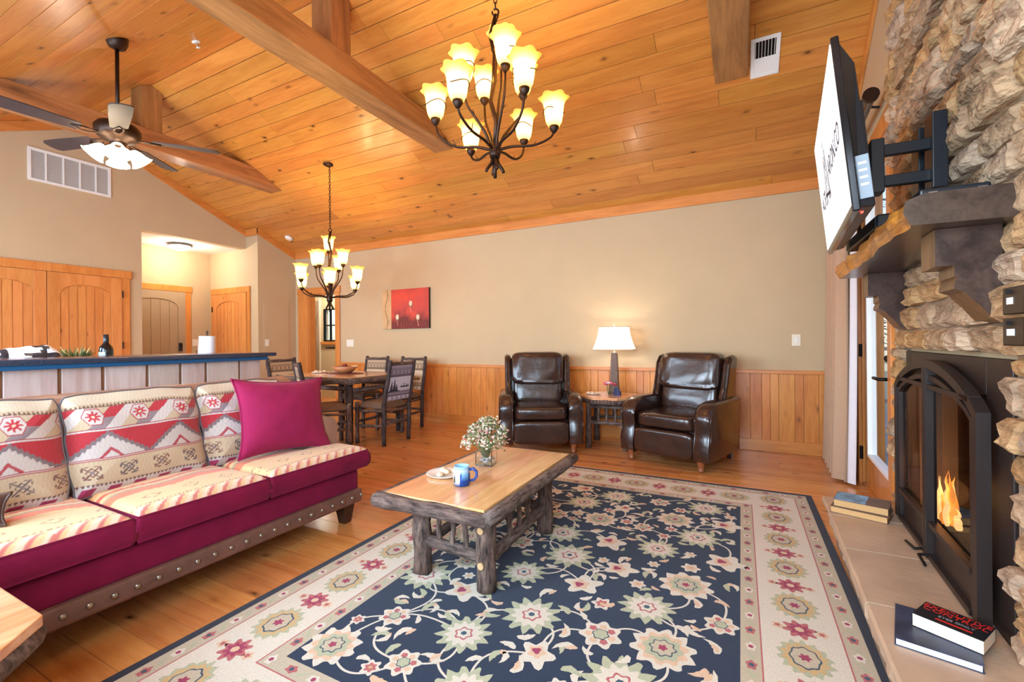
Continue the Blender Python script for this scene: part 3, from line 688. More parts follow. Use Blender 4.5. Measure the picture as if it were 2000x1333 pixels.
for dn, ya, yb in (('left_door', 2.405, 2.855), ('right_door', 1.945, 2.395)):
    d_ = MB()
    d_.prism([(ya, 0.395), (yb, 0.395), (yb, 0.415), (ya, 0.415)], 0.055, 0.085, g)
    d_.prism([(ya, ZB), (yb, ZB), (yb, ZB + 0.02), (ya, ZB + 0.02)], 0.055, 0.085, g)
    d_.prism([(ya, 0.95), (yb, 0.95), (yb, 0.968), (ya, 0.968)], 0.055, 0.085, g)
    c0 = ya if dn == 'left_door' else yb - 0.018
    d_.prism([(c0, ZB), (c0 + 0.018, ZB), (c0 + 0.018, 1.035), (c0, 1.035)], 0.055, 0.09, g)
    d_ = d_.build('door', m_ins, fi)
    MB().prism([(ya, 0.415), (yb, 0.415), (yb, 0.95), (ya, 0.95)], 0.062, 0.064, g).build('mesh', m_mesh, d_)
    MB().prism([(ya, ZB + 0.02), (yb, ZB + 0.02), (yb, 0.395), (ya, 0.395)], 0.06, 0.066, g).build('kick_plate', m_ins, d_)
    hy = 2.43 if dn == 'left_door' else 2.37
    MB().tube([(wx(hy) - 0.09 - 0.7, hy - 2.4, 0.03), (wx(hy) - 0.115 - 0.7, hy - 2.4, 0.025), (wx(hy) - 0.12 - 0.7, hy + (0.09 if hy > 2.4 else -0.09) - 2.4, 0.02)], 0.006, 6).build('handle', m_black, d_)
for i, (dy, dx, l_) in enumerate(((-0.28, 0.2, 0.3), (0.02, 0.24, 0.34), (-0.1, 0.16, 0.36), (0.2, 0.2, 0.26))):
    MB().log((wx(2.5) + dx - 0.11 - 0.7, dy + 0.16 - l_ / 2 - 0.02, 0.045 + 0.05 * (i % 2)), (wx(2.5) + dx - 0.06 - 0.7, dy + 0.16 + l_ / 2, 0.06 + 0.04 * (i % 2)), 0.035, 0.03, 9).build('gas_log', m_soot, fi)
m_flame = emit('flame', (1.0, 0.40, 0.07, 1), 2.2); m_flame2 = emit('flame_core', (1.0, 0.66, 0.26, 1), 3.2)
for i in range(13):
    rf = random.Random(i + 3); dy = 0.26 + rf.gauss(0, 0.045) if i < 10 else 0.26 + rf.uniform(-0.14, 0.14); h_ = rf.uniform(0.13, 0.30) * (1 - abs(dy - 0.26) * 3.4) if i < 10 else 0.08; r_ = rf.uniform(0.010, 0.017); dx = rf.uniform(0.035, 0.075)
    pts = []; rad = []
    for k in range(13):
        t = k / 12; pts.append((wx(2.5) + dx - 0.7 + 0.02 * t * noise.noise(Vector((t * 3, i, 1))), dy + 0.05 * t * noise.noise(Vector((i * 2.3, t * 4, 0))) + (0.26 - dy) * 0.3 * t, 0.085 + h_ * t)); rad.append(max(0.0006, r_ * (math.sin(PI * (0.22 + 0.78 * t ** 0.8)) ** 1.2) * (1 + 0.25 * noise.noise(Vector((t * 6, i * 1.7, 0))))))
    MB().tube(pts, rad, 10).build('flame', m_flame2 if i % 2 else m_flame, fi, smooth=True)
point('fire_glow', (wx(2.5) + 0.05, 2.62, 0.48), 2.5, (1, 0.5, 0.18), 0.06)
# two dark control plates with paper labels on the stone
for nm, lb, za, zb_, ly in (('control_plate', 'upper dark fireplace switch plate with a paper label on the stone', 1.215, 1.285, 0.0), ('control_plate', 'lower dark fireplace switch plate with a paper label on the stone', 1.135, 1.205, 0.0)):
    t = thing(nm, lb, 'switch plate', (wx(1.6) - 0.098, 1.6, za), group='fireplace controls')
    MB().box(-0.005, 0.012, -0.07, 0.03, 0, zb_ - za).build('plate', plain('bronze_plate', rgb(48, 36, 28), 0.4, 0.4) if 'bronze_plate' not in MATS else MATS['bronze_plate'], t, bevel=0.003)
    MB().box(-0.0065, -0.005, -0.022 - (0.006 if za < 1.2 else 0), 0.006, 0.026, 0.043).build('paper_label', m_white, t)
    MB().box(-0.013, -0.005, -0.012, -0.006, 0.052, 0.064).build('toggle', m_black, t)

# ------------------------------------------------------------ television on a swing arm
tv = thing('television', 'flat black television tilted forward above the mantel, white screen lit', 'television', (0.325, 2.22, 1.83))
A = Vector((0.258, 1.70, 2.095)); B = Vector((0.308, 1.70, 1.549)); D = Vector((0.341, 2.74, 2.128)); E_ = Vector((0.400, 2.74, 1.581))
o0 = Vector((0.325, 2.22, 1.83)); ctr = (A + B + D + E_) / 4
ex = ((A - D) + (B - E_)).normalized(); ez = ((A - B) + (D - E_)); ez = (ez - ex * ez.dot(ex)).normalized(); ey = ez.cross(ex)   # ex: viewer's right, ey: into the set
w_, h_ = ((A - D).length + (B - E_).length) / 2, ((A - B).length + (D - E_).length) / 2
TM = Matrix.Translation(ctr - o0) @ Matrix((ex, ey, ez)).transposed().to_4x4()
def tbox(nm, mat, x0, x1, y0, y1, z0, z1, par=tv, bev=0.003): return MB().box(x0, x1, y0, y1, z0, z1, 0, TM).build(nm, mat, par, bevel=bev)
m_bez = plain('gloss_black', rgb(16, 17, 20), 0.15, var=0.02); m_screen = emit('white_screen', (1, 1, 1, 1), 1.15)
hw, hh = w_ / 2, h_ / 2
tbox('bezel', m_bez, -hw, hw, 0.0, 0.022, -hh, hh, bev=0.004)
scr = tbox('screen', m_screen, -hw + 0.014, hw - 0.014, -0.0015, 0.002, -hh + 0.022, hh - 0.014, bev=0)
b = MB(); q = [(-hw + 0.02, 0.022), (hw - 0.02, 0.022), (hw - 0.09, 0.062), (-hw + 0.09, 0.062)]
P = [TM @ Vector((x, y, z)) for x, y, z in ((-hw + .015, .022, -hh + .01), (hw - .015, .022, -hh + .01), (hw - .015, .022, hh - .015), (-hw + .015, .022, hh - .015), (-hw + .07, .062, -hh + .01), (hw - .03, .062, -hh + .01), (hw - .07, .062, hh - .07), (-hw + .07, .062, hh - .07))]
b.add(P, [(0, 1, 5, 4), (1, 2, 6, 5), (2, 3, 7, 6), (3, 0, 4, 7), (4, 5, 6, 7)])
bk = b.build('back_shell', m_plastic, tv, bevel=0.006)
tbox('connector_panel', plain('grey_plastic', rgb(128, 140, 150), 0.5, var=0.03), hw - 0.022, hw - 0.0145, 0.024, 0.058, -hh + 0.035, -hh + 0.17, bk, 0.002)
for k in range(4): tbox('port', m_white, hw - 0.0145, hw - 0.0135, 0.03, 0.05, -hh + 0.075 + k * 0.022, -hh + 0.082 + k * 0.022, bk, 0)
tbox('standby_light', emit('red_led', (1, 0.05, 0.03, 1), 3), hw - 0.05, hw - 0.03, 0.024, 0.03, -hh - 0.003, -hh + 0.001, bk, 0)
m_ink = plain('logo_ink', rgb(36, 38, 66), 0.6)
def ttext(body, size, x, z, shear=0.0): return text('logo_lettering', body, size, TM @ Matrix.Translation((x, -0.003, z)) @ Matrix.Rotation(R(90), 4, 'X'), m_ink, scr, 0.0004, 'CENTER', shear)
ttext('ACR', 0.105, -0.33, -0.055, 0.35)
ttext('ARON.CO', 0.10, 0.24, 0.0, 0.12)
b = MB()
def tri(p): b.add([TM @ Vector((x, -0.0026, z)) for x, z in p], [tuple(range(len(p)))])
for dx in (0.0, -0.035, 0.03):
    ht = 0.17 - abs(dx) * 1.5
    for s in (-1, 1):
        tri([(-0.10 + dx, 0.16 - 0.17 + ht - 0.0), (-0.10 + dx + s * 0.012, ht - 0.01), (-0.10 + dx + s * 0.085, -0.10), (-0.10 + dx + s * 0.065, -0.10)])
tri([(-0.20, -0.06), (-0.19, -0.045), (0.02, -0.075), (-0.06, -0.10), (-0.04, -0.08)])
b.build('logo_emblem', m_ink, scr)
# mount
mo = thing('tv_wall_mount', 'black folding television wall mount bolted to the stone', 'tv mount', (wx(2.2) - 0.1, 2.2, 1.8))
oo = Vector((wx(2.2) - 0.1, 2.2, 1.8))
def mbx(nm, x0, x1, y0, y1, z0, z1, bev=0.003): return MB().box(x0 - oo.x, x1 - oo.x, y0 - oo.y, y1 - oo.y, z0 - oo.z, z1 - oo.z).build(nm, m_plastic, mo, bevel=bev)
xw = wx(2.2) - 0.122
mbx('wall_plate', xw - 0.012, xw + 0.03, 2.09, 2.17, 1.69, 1.96); mbx('wall_plate', xw - 0.012, xw + 0.03, 2.23, 2.31, 1.69, 1.96)
for z in (1.86, 1.745): mbx('swing_arm', 0.47, xw, 2.12, 2.15, z - 0.02, z + 0.02)
mbx('hinge_post', 0.44, 0.48, 2.10, 2.17, 1.70, 1.90)
mbx('knuckle', 0.395, 0.45, 2.12, 2.34, 1.76, 1.83); mbx('tilt_head', 0.385, 0.41, 2.17, 2.37, 1.72, 1.90)
for yy in (2.05, 2.40): 
    MB().box(-0.012, 0.012, -0.008, 0.02, -0.16, 0.2, 0, Matrix.Translation((0.42 - oo.x + (yy - 2.2) * 0.07, yy - 2.2, 1.83 - oo.z)) @ Matrix.Rotation(R(-5), 4, 'Y')).build('vesa_rail', m_plastic, mo)
# small black box lying on the mantel
t = thing('set_top_box', 'small black set-top box on the mantel behind the television', 'media box', (0.56, 1.86, 1.578))
MB().box(-0.07, 0.09, -0.08, 0.09, 0, 0.032).build('case', m_plastic, t, bevel=0.006)
for dx in (-0.05, 0.06): MB().box(dx, dx + 0.02, -0.082, -0.08, 0.010, 0.02).build('port', m_chrome, t)
t = thing('soundbar', 'slim black speaker bar lying on the mantel under the television', 'speaker', (0.50, 2.42, 1.578))
MB().box(-0.035, 0.03, -0.28, 0.28, 0, 0.05).build('case', m_plastic, t, bevel=0.008)
MB().box(-0.038, -0.035, -0.26, 0.26, 0.006, 0.044).build('grille', m_black, t)

# ------------------------------------------------------------ curtain and pole
m_curt = plain('taupe_curtain', rgb(186, 152, 122), 0.8, var=0.04, scale=60, bump=0.1, bscale=400, sheen=0.2)
m_line = plain('curtain_lining', rgb(226, 222, 226), 0.8, var=0.02)
cp = thing('curtain_pole', 'thick fluted dark curtain pole with a round end cap above the patio door', 'curtain pole', (0.765, 4.3, 2.645))
pr = []
for k in range(24): pr.append(0.031 * (1 - (0.14 if k % 2 else 0)))
b = MB(); vs = []; fs = []
for i, yy in enumerate((-0.84, 0.86)):
    for k in range(24):
        w = 2 * PI * k / 24; vs.append((pr[k] * math.cos(w) + 0.05 * yy, yy, pr[k] * math.sin(w)))
fs = [(k, (k + 1) % 24, 24 + (k + 1) % 24, 24 + k) for k in range(24)]
b.add(vs, fs).build('pole', plain('fluted_dark_wood', rgb(52, 44, 44), 0.25, var=0.1, coat=0.5), cp)
MB().tube([(-0.0435, -0.87, 0), (-0.042, -0.84, 0)], 0.043, 18).build('end_cap', m_bronze, cp, smooth=False)
MB().tube([(-0.045, -0.70, 0), (0.035, -0.70, -0.02)], 0.008, 8).build('bracket', m_black, cp)
MB().tube([(0.035, 0.72, 0), (0.12, 0.72, -0.02)], 0.008, 8).build('bracket', m_black, cp)
cu = thing('curtain', 'floor-length taupe curtain drawn back beside the patio door', 'curtain', (0.755, 4.7, 0.02))
def cur(y0, y1, xo, amp, nf, ph):
    def f(u, v):
        y = y0 + (y1 - y0) * u; sp = 1 + 0.06 * (1 - v)
        return (xo + 0.05 * (y - 4.7) + amp * (0.75 + 0.35 * (1 - v)) * math.sin(nf * 2 * PI * u + ph + 0.25 * math.sin(5 * v)) - 0.03 * (1 - v) * (1 - v), (y - 4.7) * sp, 2.59 * v)
    return f
MB().grid(90, 10, cur(4.35, 5.12, -0.01, 0.048, 5, 0.4)).build('panel', m_curt, cu, smooth=True)
MB().grid(16, 10, cur(4.29, 4.40, 0.055, 0.022, 1, 1.2)).build('lining', m_line, cu, smooth=True)
for k in range(6): MB().tube([(0.05 * (-0.3 + k * 0.13) + 0.038 * math.cos(a * PI / 8), -0.3 + k * 0.13, 2.625 + 0.038 * math.sin(a * PI / 8)) for a in range(17)], 0.005, 6).build('curtain_ring', m_bronze, cu)

# ------------------------------------------------------------ sofa
m_velvet = plain('magenta_velvet', rgb(116, 18, 52), 0.8, var=0.14, scale=9, bump=0.12, bscale=200, sheen=0.06, spec=0.12)
m_sleather = plain('brown_suede_leather', rgb(150, 112, 92), 0.42, var=0.16, scale=7, bump=0.2, bscale=60)
m_band = plain('studded_leather', rgb(112, 76, 64), 0.34, var=0.2, scale=14, bump=0.5, bscale=22)
m_stud = plain('pewter_stud', rgb(170, 166, 156), 0.3, 0.95, var=0.1)
m_wleg = plain('dark_walnut', rgb(62, 38, 28), 0.35, var=0.15, scale=30)
m_pip = plain('grey_piping', rgb(96, 88, 92), 0.7)
def c3(*a): return np.array(s2l(tuple(x / 255 for x in a)))
CREAM, TAN, REDC, GREY, WHT, BRN, MAG = c3(204, 188, 162), c3(190, 170, 140), c3(182, 56, 64), c3(126, 112, 114), c3(200, 191, 184), c3(112, 80, 70), c3(150, 50, 84)
def kilim(u, v, W=0.56, Hh=0.5, ph=0.0):
    """woven kilim bands; u, v arrays in metres from the cushion's left bottom corner"""
    col = np.tile(TAN, (len(u), 1)); t = v / Hh; x = u + ph
    def setm(m, c): col[m] = c
    setm(t > 0.90, CREAM)
    setm((t > 0.865) & (t <= 0.90) & (np.abs((x / 0.014) % 1 - 0.5) * 2 * 0.035 + 0.865 > t), BRN)
    b = (t > 0.66) & (t <= 0.865)                                     # lozenge band with stars
    k = (t - 0.66) / 0.205; cell = (x / 0.18) % 1; sk = ((x - 0.10 * k) / 0.06) % 3
    setm(b, WHT); setm(b & (sk < 1), TAN); setm(b & (sk >= 1) & (sk < 2) & (k > 0.5), REDC * 0.95); setm(b & (sk >= 1) & (sk < 2) & (k <= 0.5), GREY * 1.25)
    dx = np.abs(cell - 0.5) * 0.18; dy = np.abs(k - 0.58) * 0.1
    hexa = (dx + dy * 0.5 < 0.042) & (dy < 0.040)
    setm(b & hexa, REDC * 0.8); setm(b & (dx + dy * 0.5 < 0.038) & (dy < 0.036), WHT)
    r_ = np.hypot(dx, dy); th = np.arctan2(dy, dx); setm(b & (r_ < 0.021 + 0.008 * np.cos(8 * th)), REDC); setm(b & (r_ < 0.006), CREAM)
    setm((t > 0.645) & (t <= 0.66), REDC * 0.7); setm((t > 0.635) & (t <= 0.65), WHT)
    b = (t > 0.37) & (t <= 0.635); k = (t - 0.37) / 0.265              # red ground with serrated peaks
    setm(b, REDC * 0.9)
    pk = np.abs(((x + 0.02) / 0.30) % 1 - 0.5) * 2                     # 0 at peak
    saw = np.abs((x / 0.018) % 1 - 0.5) * 0.16
    hgt = 0.95 - pk * 0.92
    setm(b & (k < hgt + saw), GREY * 0.95); setm(b & (k < hgt - 0.16 + saw), WHT * 0.94)
    setm(b & (k < 0.40 - pk * 1.3) & (k > 0.26 - pk * 1.3), REDC * 0.75 + 0.04)
    setm((t > 0.352) & (t <= 0.37), REDC * 0.7); setm((t > 0.357) & (t <= 0.366), WHT)
    b = (t > 0.13) & (t <= 0.352); k = (t - 0.13) / 0.222              # medallions on tan
    cell = (x / 0.13) % 1; dx = np.abs(cell - 0.5) * 0.13; dy = np.abs(k - 0.5) * 0.11
    idx = np.floor(x / 0.13).astype(int) % 2
    d1 = dx + dy; ring = ((d1 > 0.018) & (d1 < 0.024)) | ((np.abs(dx - dy) < 0.004) & (d1 < 0.06)) | ((np.abs(dx - 0.030) < 0.003) & (dy < 0.022) & (dy > 0.010)) | ((np.abs(dy - 0.030) < 0.003) & (dx < 0.022) & (dx > 0.008))
    setm(b & ring & (idx == 0), BRN * 1.2); setm(b & ring & (idx == 1), GREY * 0.6); setm(b & (d1 < 0.009), GREY * 1.1)
    b = t <= 0.13; k = t / 0.13
    setm(b, WHT * 0.9); setm(b & (((x - 0.03 * k) / 0.05) % 2 < 1) & (k < 0.7), MAG); setm(b & (np.abs((x / 0.016) % 1 - 0.5) * 0.5 + 0.75 < k), BRN * 0.8)
    nz = 1 + 0.07 * np.sin(x * 2100) * np.sin(v * 1900); return np.clip(col * nz[:, None], 0, 1)
def seatpat(u, v):
    """seat top: gold ground with coral and brown bands; u across, v from front (0) to back"""
    col = np.tile(c3(218, 182, 132), (len(u), 1))
    w = v + 0.012 * np.sin(u * 23) + 0.02 * np.sin(u * 7)
    def setm(m, c): col[m] = c
    setm((w > 0.25) & (w < 0.31), c3(224, 122, 88)); setm((w > 0.36) & (w < 0.385), c3(206, 96, 74)); setm((w > 0.31) & (w < 0.33), c3(170, 146, 116))
    setm((w > 0.41) & (w < 0.5), c3(232, 170, 110))
    setm((np.abs(v - 0.15) < 0.035) & ((np.abs(((u / 0.16) % 1 - 0.5)) * 0.16 + np.abs(v - 0.15) * 1.2 > 0.03) & (np.abs(((u / 0.16) % 1 - 0.5)) * 0.16 + np.abs(v - 0.15) * 1.2 < 0.038)), c3(150, 116, 84))
    setm((v < 0.075) & (v > 0.062) & ((u / 0.016) % 1 < 0.5), c3(120, 86, 66))
    setm((v < 0.05) & (((u - v) / 0.022) % 3 < 0.9), c3(200, 116, 104)); setm((v < 0.05) & (((u - v) / 0.022) % 3 > 1.8), c3(222, 198, 168))
    return col
sf = thing('sofa', 'three-seat magenta velvet sofa with kilim cushions and brown leather arms', 'sofa', (-2.6, 1.14, 0))
SX, SY = -2.6, 1.14
b = MB().box(-3.02 - SX, -2.225 - SX, 0.12 - SY, 2.14 - SY, 0.20, 0.335); b.build('base', m_velvet, sf, bevel=0.02)
MB().box(-3.03 - SX, -2.205 - SX, 0.11 - SY, 2.15 - SY, 0.126, 0.212).build('leather_band', m_band, sf, bevel=0.012)
for k in range(27):
    MB().sphere((-2.203 - SX, 0.17 + k * 0.0757 - SY, 0.169), 0.0125, 10, 6, 0, (0.6, 1, 1)).build('stud', m_stud, sf, smooth=True)
for k in range(5): MB().sphere((-2.3 - k * 0.15 - SX, 2.152 - SY, 0.169), 0.0125, 10, 6, 0, (1, 0.6, 1)).build('stud', m_stud, sf, smooth=True)
for x, y in ((-2.28, 2.07), (-2.96, 2.07), (-2.28, 0.2), (-2.96, 0.2)):
    b = MB(); q = 0.045; r_ = 0.028
    b.add([(x - SX + a * q, y - SY + c * q, 0.128) for a, c in ((-1, -1), (1, -1), (1, 1), (-1, 1))] + [(x - SX + a * r_, y - SY + c * r_, 0.001) for a, c in ((-1, -1), (1, -1), (1, 1), (-1, 1))],
          [(0, 1, 2, 3), (7, 6, 5, 4), (0, 4, 5, 1), (1, 5, 6, 2), (2, 6, 7, 3), (3, 7, 4, 0)]); b.build('leg', m_wleg, sf, bevel=0.004)
# back frame and rolled arms
def arch(t): return math.sin(PI * t)
b = MB()
P = [(-3.08, 0.21), (-2.86, 0.21), (-2.86, 0.82)] + [(-2.97 + 0.11 * math.cos(a), 0.835 + 0.085 * math.sin(a)) for a in [PI * k / 10 for k in range(0, 11)]] + [(-3.08, 0.80)]
b.prism(P, 0.12 - SY, 2.16 - SY, lambda u, v, a: (u - SX, a, v)); b.build('back_frame', m_sleather, sf, bevel=0.03)
for y0 in (0.10, 1.955):
    P = [(0, 0.21), (0.205, 0.21), (0.205, 0.60)] + [(0.1025 + 0.108 * math.cos(a), 0.605 + 0.085 * math.sin(a)) for a in [PI * k / 10 for k in range(11)]] + [(0, 0.60)]
    b = MB(); vs = []; fs = []; n_ = len(P); K = 10
    for k in range(K + 1):
        t = k / K; x = -2.97 + (0.53) * t; dz = 0.10 * (1 - t) ** 1.6; sc = 1 - 0.05 * (k == K)
        for (u, v) in P: vs.append((x - SX, y0 + 0.1025 + (u - 0.1025) * sc - SY, v + (dz if v > 0.5 else 0) - (0.02 * t * (v > 0.5))))
    for k in range(K):
        for j in range(n_): fs.append((k * n_ + j, k * n_ + (j + 1) % n_, (k + 1) * n_ + (j + 1) % n_, (k + 1) * n_ + j))
    fs += [tuple(range(n_)), tuple(reversed([K * n_ + j for j in range(n_)]))]
    b.add(vs, fs).build('arm', m_sleather, sf, bevel=0.02)
# seat cushions: velvet box with a woven top
def cushion(nm, ya, yb, xf, xb, z0, z1, yf=None):
    """yf = (extra at the ya side, extra at the yb side) of the tongue that wraps the arm front"""
    NU, NV = 90, 64; D = xf - xb; b = MB(); us = []; vv = []; yf = yf or (0, 0)
    def ext(v): return min(1, max(0, (0.42 - v) / 0.03))
    def top(i, j):
        u, v = i / NU, j / NV; k = ext(v); y0, y1 = ya - yf[0] * k, yb + yf[1] * k; W = y1 - y0
        e = min(u, 1 - u) * W; f_ = min(v, 1 - v) * D
        d = min(e, f_); r_ = 0.035; dz = -0.022 * (1 - min(1, d / r_)) ** 2
        return (xf - v * D - SX, y0 + u * W - SY, z1 + dz + 0.02 * math.sin(PI * u) ** 0.6 * math.sin(PI * v) ** 0.6)
    for j in range(NV + 1):
        for i in range(NU + 1): p = top(i, j); b.v.append(p); us.append(p[1] + SY); vv.append(j / NV * D)
    for j in range(NV):
        for i in range(NU): b.f.append((j * (NU + 1) + i, j * (NU + 1) + i + 1, (j + 1) * (NU + 1) + i + 1, (j + 1) * (NU + 1) + i)); b.m.append(0)
    root = b.build(nm, m_vc, sf, smooth=True, col=seatpat(np.array(us), np.array(vv)))
    s = MB(); per = [(i, 0) for i in range(NU + 1)] + [(NU, j) for j in range(1, NV + 1)] + [(i, NV) for i in range(NU - 1, -1, -1)] + [(0, j) for j in range(NV - 1, 0, -1)]
    n_ = len(per); L = 7
    for l in range(L):
        t = l / (L - 1)
        for (i, j) in per:
            x, y, z = top(i, j); o = 0.016 * math.sin(PI * t) ** 0.6
            xx = x + (o if j == 0 else -o if j == NV else 0); yy = y + (o if i == NU else -o if i == 0 else 0)
            s.v.append((xx, yy, z + (z0 + 0.012 - z) * t + (0.004 * noise.noise(Vector((y * 14, t * 3, 1))) if 0 < l < L - 1 else 0)))
    for l in range(L - 1):
        for k in range(n_): s.f.append((l * n_ + k, (l + 1) * n_ + k, (l + 1) * n_ + (k + 1) % n_, l * n_ + (k + 1) % n_)); s.m.append(0)
    s.f.append(tuple((L - 1) * n_ + k for k in range(n_))); s.m.append(0)
    s.build('velvet_side', m_velvet, root, smooth=True)
    pts = [top(i, j) for (i, j) in per[::3]]; pts.append(pts[0])
    MB().tube(pts, 0.004, 6).build('piping', m_velvet, root, smooth=True)
cushion('seat_cushion', 0.322, 0.905, -2.19, -2.80, 0.335, 0.475, (0.23, 0))
cushion('seat_cushion', 0.925, 1.485, -2.19, -2.80, 0.335, 0.475)
cushion('seat_cushion', 1.505, 1.945, -2.19, -2.80, 0.335, 0.475, (0, 0.235))
# back cushions
def backcush(y0, y1, ph, lean=0.0):
    NU, NV = 150, 130; W = y1 - y0; Hh = 0.462; z0 = 0.465; xb = -2.63
    def P(u, v, side):
        e = min(u, 1 - u) * W; f_ = min(v, 1 - v) * Hh; d = min(e, f_)
        puff = (1 - math.exp(-d / 0.055)) * 0.075 * (0.85 + 0.15 * math.sin(PI * v))
        puff += 0.006 * noise.noise(Vector((u * 4 + ph * 9, v * 3.5, 2)))
        rc = 0.03; u2 = u
        if v > 0.9 or v < 0.06:                                   # rounded corners
            q = (v - 0.9) / 0.1 if v > 0.9 else (0.06 - v) / 0.06; u2 = 0.5 + (u - 0.5) * (1 - 0.045 * q * q)
        yy = y0 + u2 * W + 0.012 * noise.noise(Vector((v * 5, ph * 7, u * 2))); zz = z0 + v * Hh - 0.012 * abs(2 * u - 1) ** 3 * v + 0.008 * noise.noise(Vector((u * 5, ph, 3)))
        x = xb - (zz - z0) * 0.30 + (puff if side > 0 else -puff * 0.7)
        return (x - SX, yy - SY, zz)
    b = MB(); us = []; vv = []
    for j in range(NV + 1):
        for i in range(NU + 1): b.v.append(P(i / NU, j / NV, 1)); us.append(i / NU * W); vv.append(j / NV * Hh)
    for j in range(NV):
        for i in range(NU): b.f.append((j * (NU + 1) + i, j * (NU + 1) + i + 1, (j + 1) * (NU + 1) + i + 1, (j + 1) * (NU + 1) + i)); b.m.append(0)
    root = b.build('back_cushion', m_vc, sf, smooth=True, col=kilim(np.array(us), np.array(vv), W, Hh, ph))
    MB().grid(40, 34, lambda u, v: P(u, v, -1)).build('cushion_back', m_sleather, root, smooth=True)
    per = [(k / 40, 0) for k in range(40)] + [(1, k / 40) for k in range(40)] + [(1 - k / 40, 1) for k in range(40)] + [(0, 1 - k / 40) for k in range(41)]
    MB().tube([P(u, v, 1) for u, v in per], 0.0045, 6).build('piping', m_pip, root, smooth=True)
backcush(0.30, 0.862, 0.05); backcush(0.874, 1.432, 0.0); backcush(1.44, 1.955, 0.03)
# throw pillows on the sofa
def pillow(name, label, mat, c, w, h, rot, puff=0.075):
    t = thing(name, label, 'pillow', c)
    t.rotation_euler = rot
    def P(s):
        def f(u, v):
            x, z = (u - 0.5) * 2, (v - 0.5) * 2
            pin = 1 - 0.13 * (1 - abs(z) ** 2.5) * abs(x); pin2 = 1 - 0.13 * (1 - abs(x) ** 2.5) * abs(z)
            d = max(0, (1 - x * x) * (1 - z * z)) ** 0.55
            return (x * w / 2 * pin, s * d * puff + 0.006 * s * d * noise.noise(Vector((x * 2.5, z * 2.5, s))), z * h / 2 * pin2 + h / 2)
        return f
    MB().grid(32, 28, P(-1)).build('front', mat, t, smooth=True); MB().grid(32, 28, P(1)).build('back', mat, t, smooth=True)
    f = P(0); per = [(k / 24, 0) for k in range(24)] + [(1, k / 24) for k in range(24)] + [(1 - k / 24, 1) for k in range(24)] + [(0, 1 - k / 24) for k in range(25)]
    MB().tube([f(u, v) for u, v in per], 0.005, 6).build('piping', mat, t, smooth=True)
    return t
m_pillow = plain('raspberry_velvet', rgb(144, 30, 72), 0.8, var=0.12, scale=7, bump=0.1, bscale=160, sheen=0.08, spec=0.12)
pillow('throw_pillow', 'raspberry velvet throw pillow leaning in the sofa corner', m_pillow, (-2.455, 1.80, 0.49), 0.57, 0.47, (R(-17), R(3), R(82)), 0.095)
pillow('throw_pillow', 'dark brown leather pillow at the near end of the sofa', plain('brown_leather_pillow', rgb(74, 48, 38), 0.4, var=0.1, bump=0.2), (-2.47, 0.50, 0.50), 0.26, 0.12, (R(-30), 0, R(60)), 0.03)

# ------------------------------------------------------------ recliners
m_leather = plain('dark_brown_leather', rgb(54, 33, 26), 0.24, var=0.25, scale=6, bump=0.35, bscale=9, coat=0.4)
m_cherry = plain('turned_cherry', rgb(150, 88, 54), 0.35, var=0.15, scale=24)
m_cast = plain('castor_steel', rgb(170, 176, 186), 0.3, 0.6)
def soft(nm, par, x0, x1, y0, y1, z0, z1, r=0.05, puff=0.02, nx=14, ny=10, nz=10, wr=0.0, seed=0, tilt=0.0, piv=None):
    """superellipsoid upholstery block"""
    b = MB(); cx, cy, cz = (x0 + x1) / 2, (y0 + y1) / 2, (z0 + z1) / 2; hx_, hy, hz = (x1 - x0) / 2, (y1 - y0) / 2, (z1 - z0) / 2
    M, N = 24, 40; vs = []
    def sp(c, e): return math.copysign(abs(c) ** e, c)
    e1, e2 = 0.32, 0.32
    for i in range(M + 1):
        t = -PI / 2 + PI * i / M
        for j in range(N):
            w = 2 * PI * j / N
            x = sp(math.cos(t), e1) * sp(math.cos(w), e2); y = sp(math.cos(t), e1) * sp(math.sin(w), e2); z = sp(math.sin(t), e1)
            p = Vector((cx + x * hx_, cy + y * hy, cz + z * hz))
            if wr:
                q = noise.noise(Vector((p.x * 9 + seed, p.z * 13, seed))) + 0.6 * noise.noise(Vector((p.x * 26 + seed, p.z * 18, seed * 2)))
                p.y -= wr * q * (1 if y < 0.2 else 0)
            if tilt: 
                dz = p.z - piv[1]; p.y += tilt * dz
            vs.append(p)
    fs = []
    for i in range(M):
        for j in range(N): fs.append((i * N + j, i * N + (j + 1) % N, (i + 1) * N + (j + 1) % N, (i + 1) * N + j))
    return b.add(vs, fs).build(nm, m_leather, par, smooth=True)
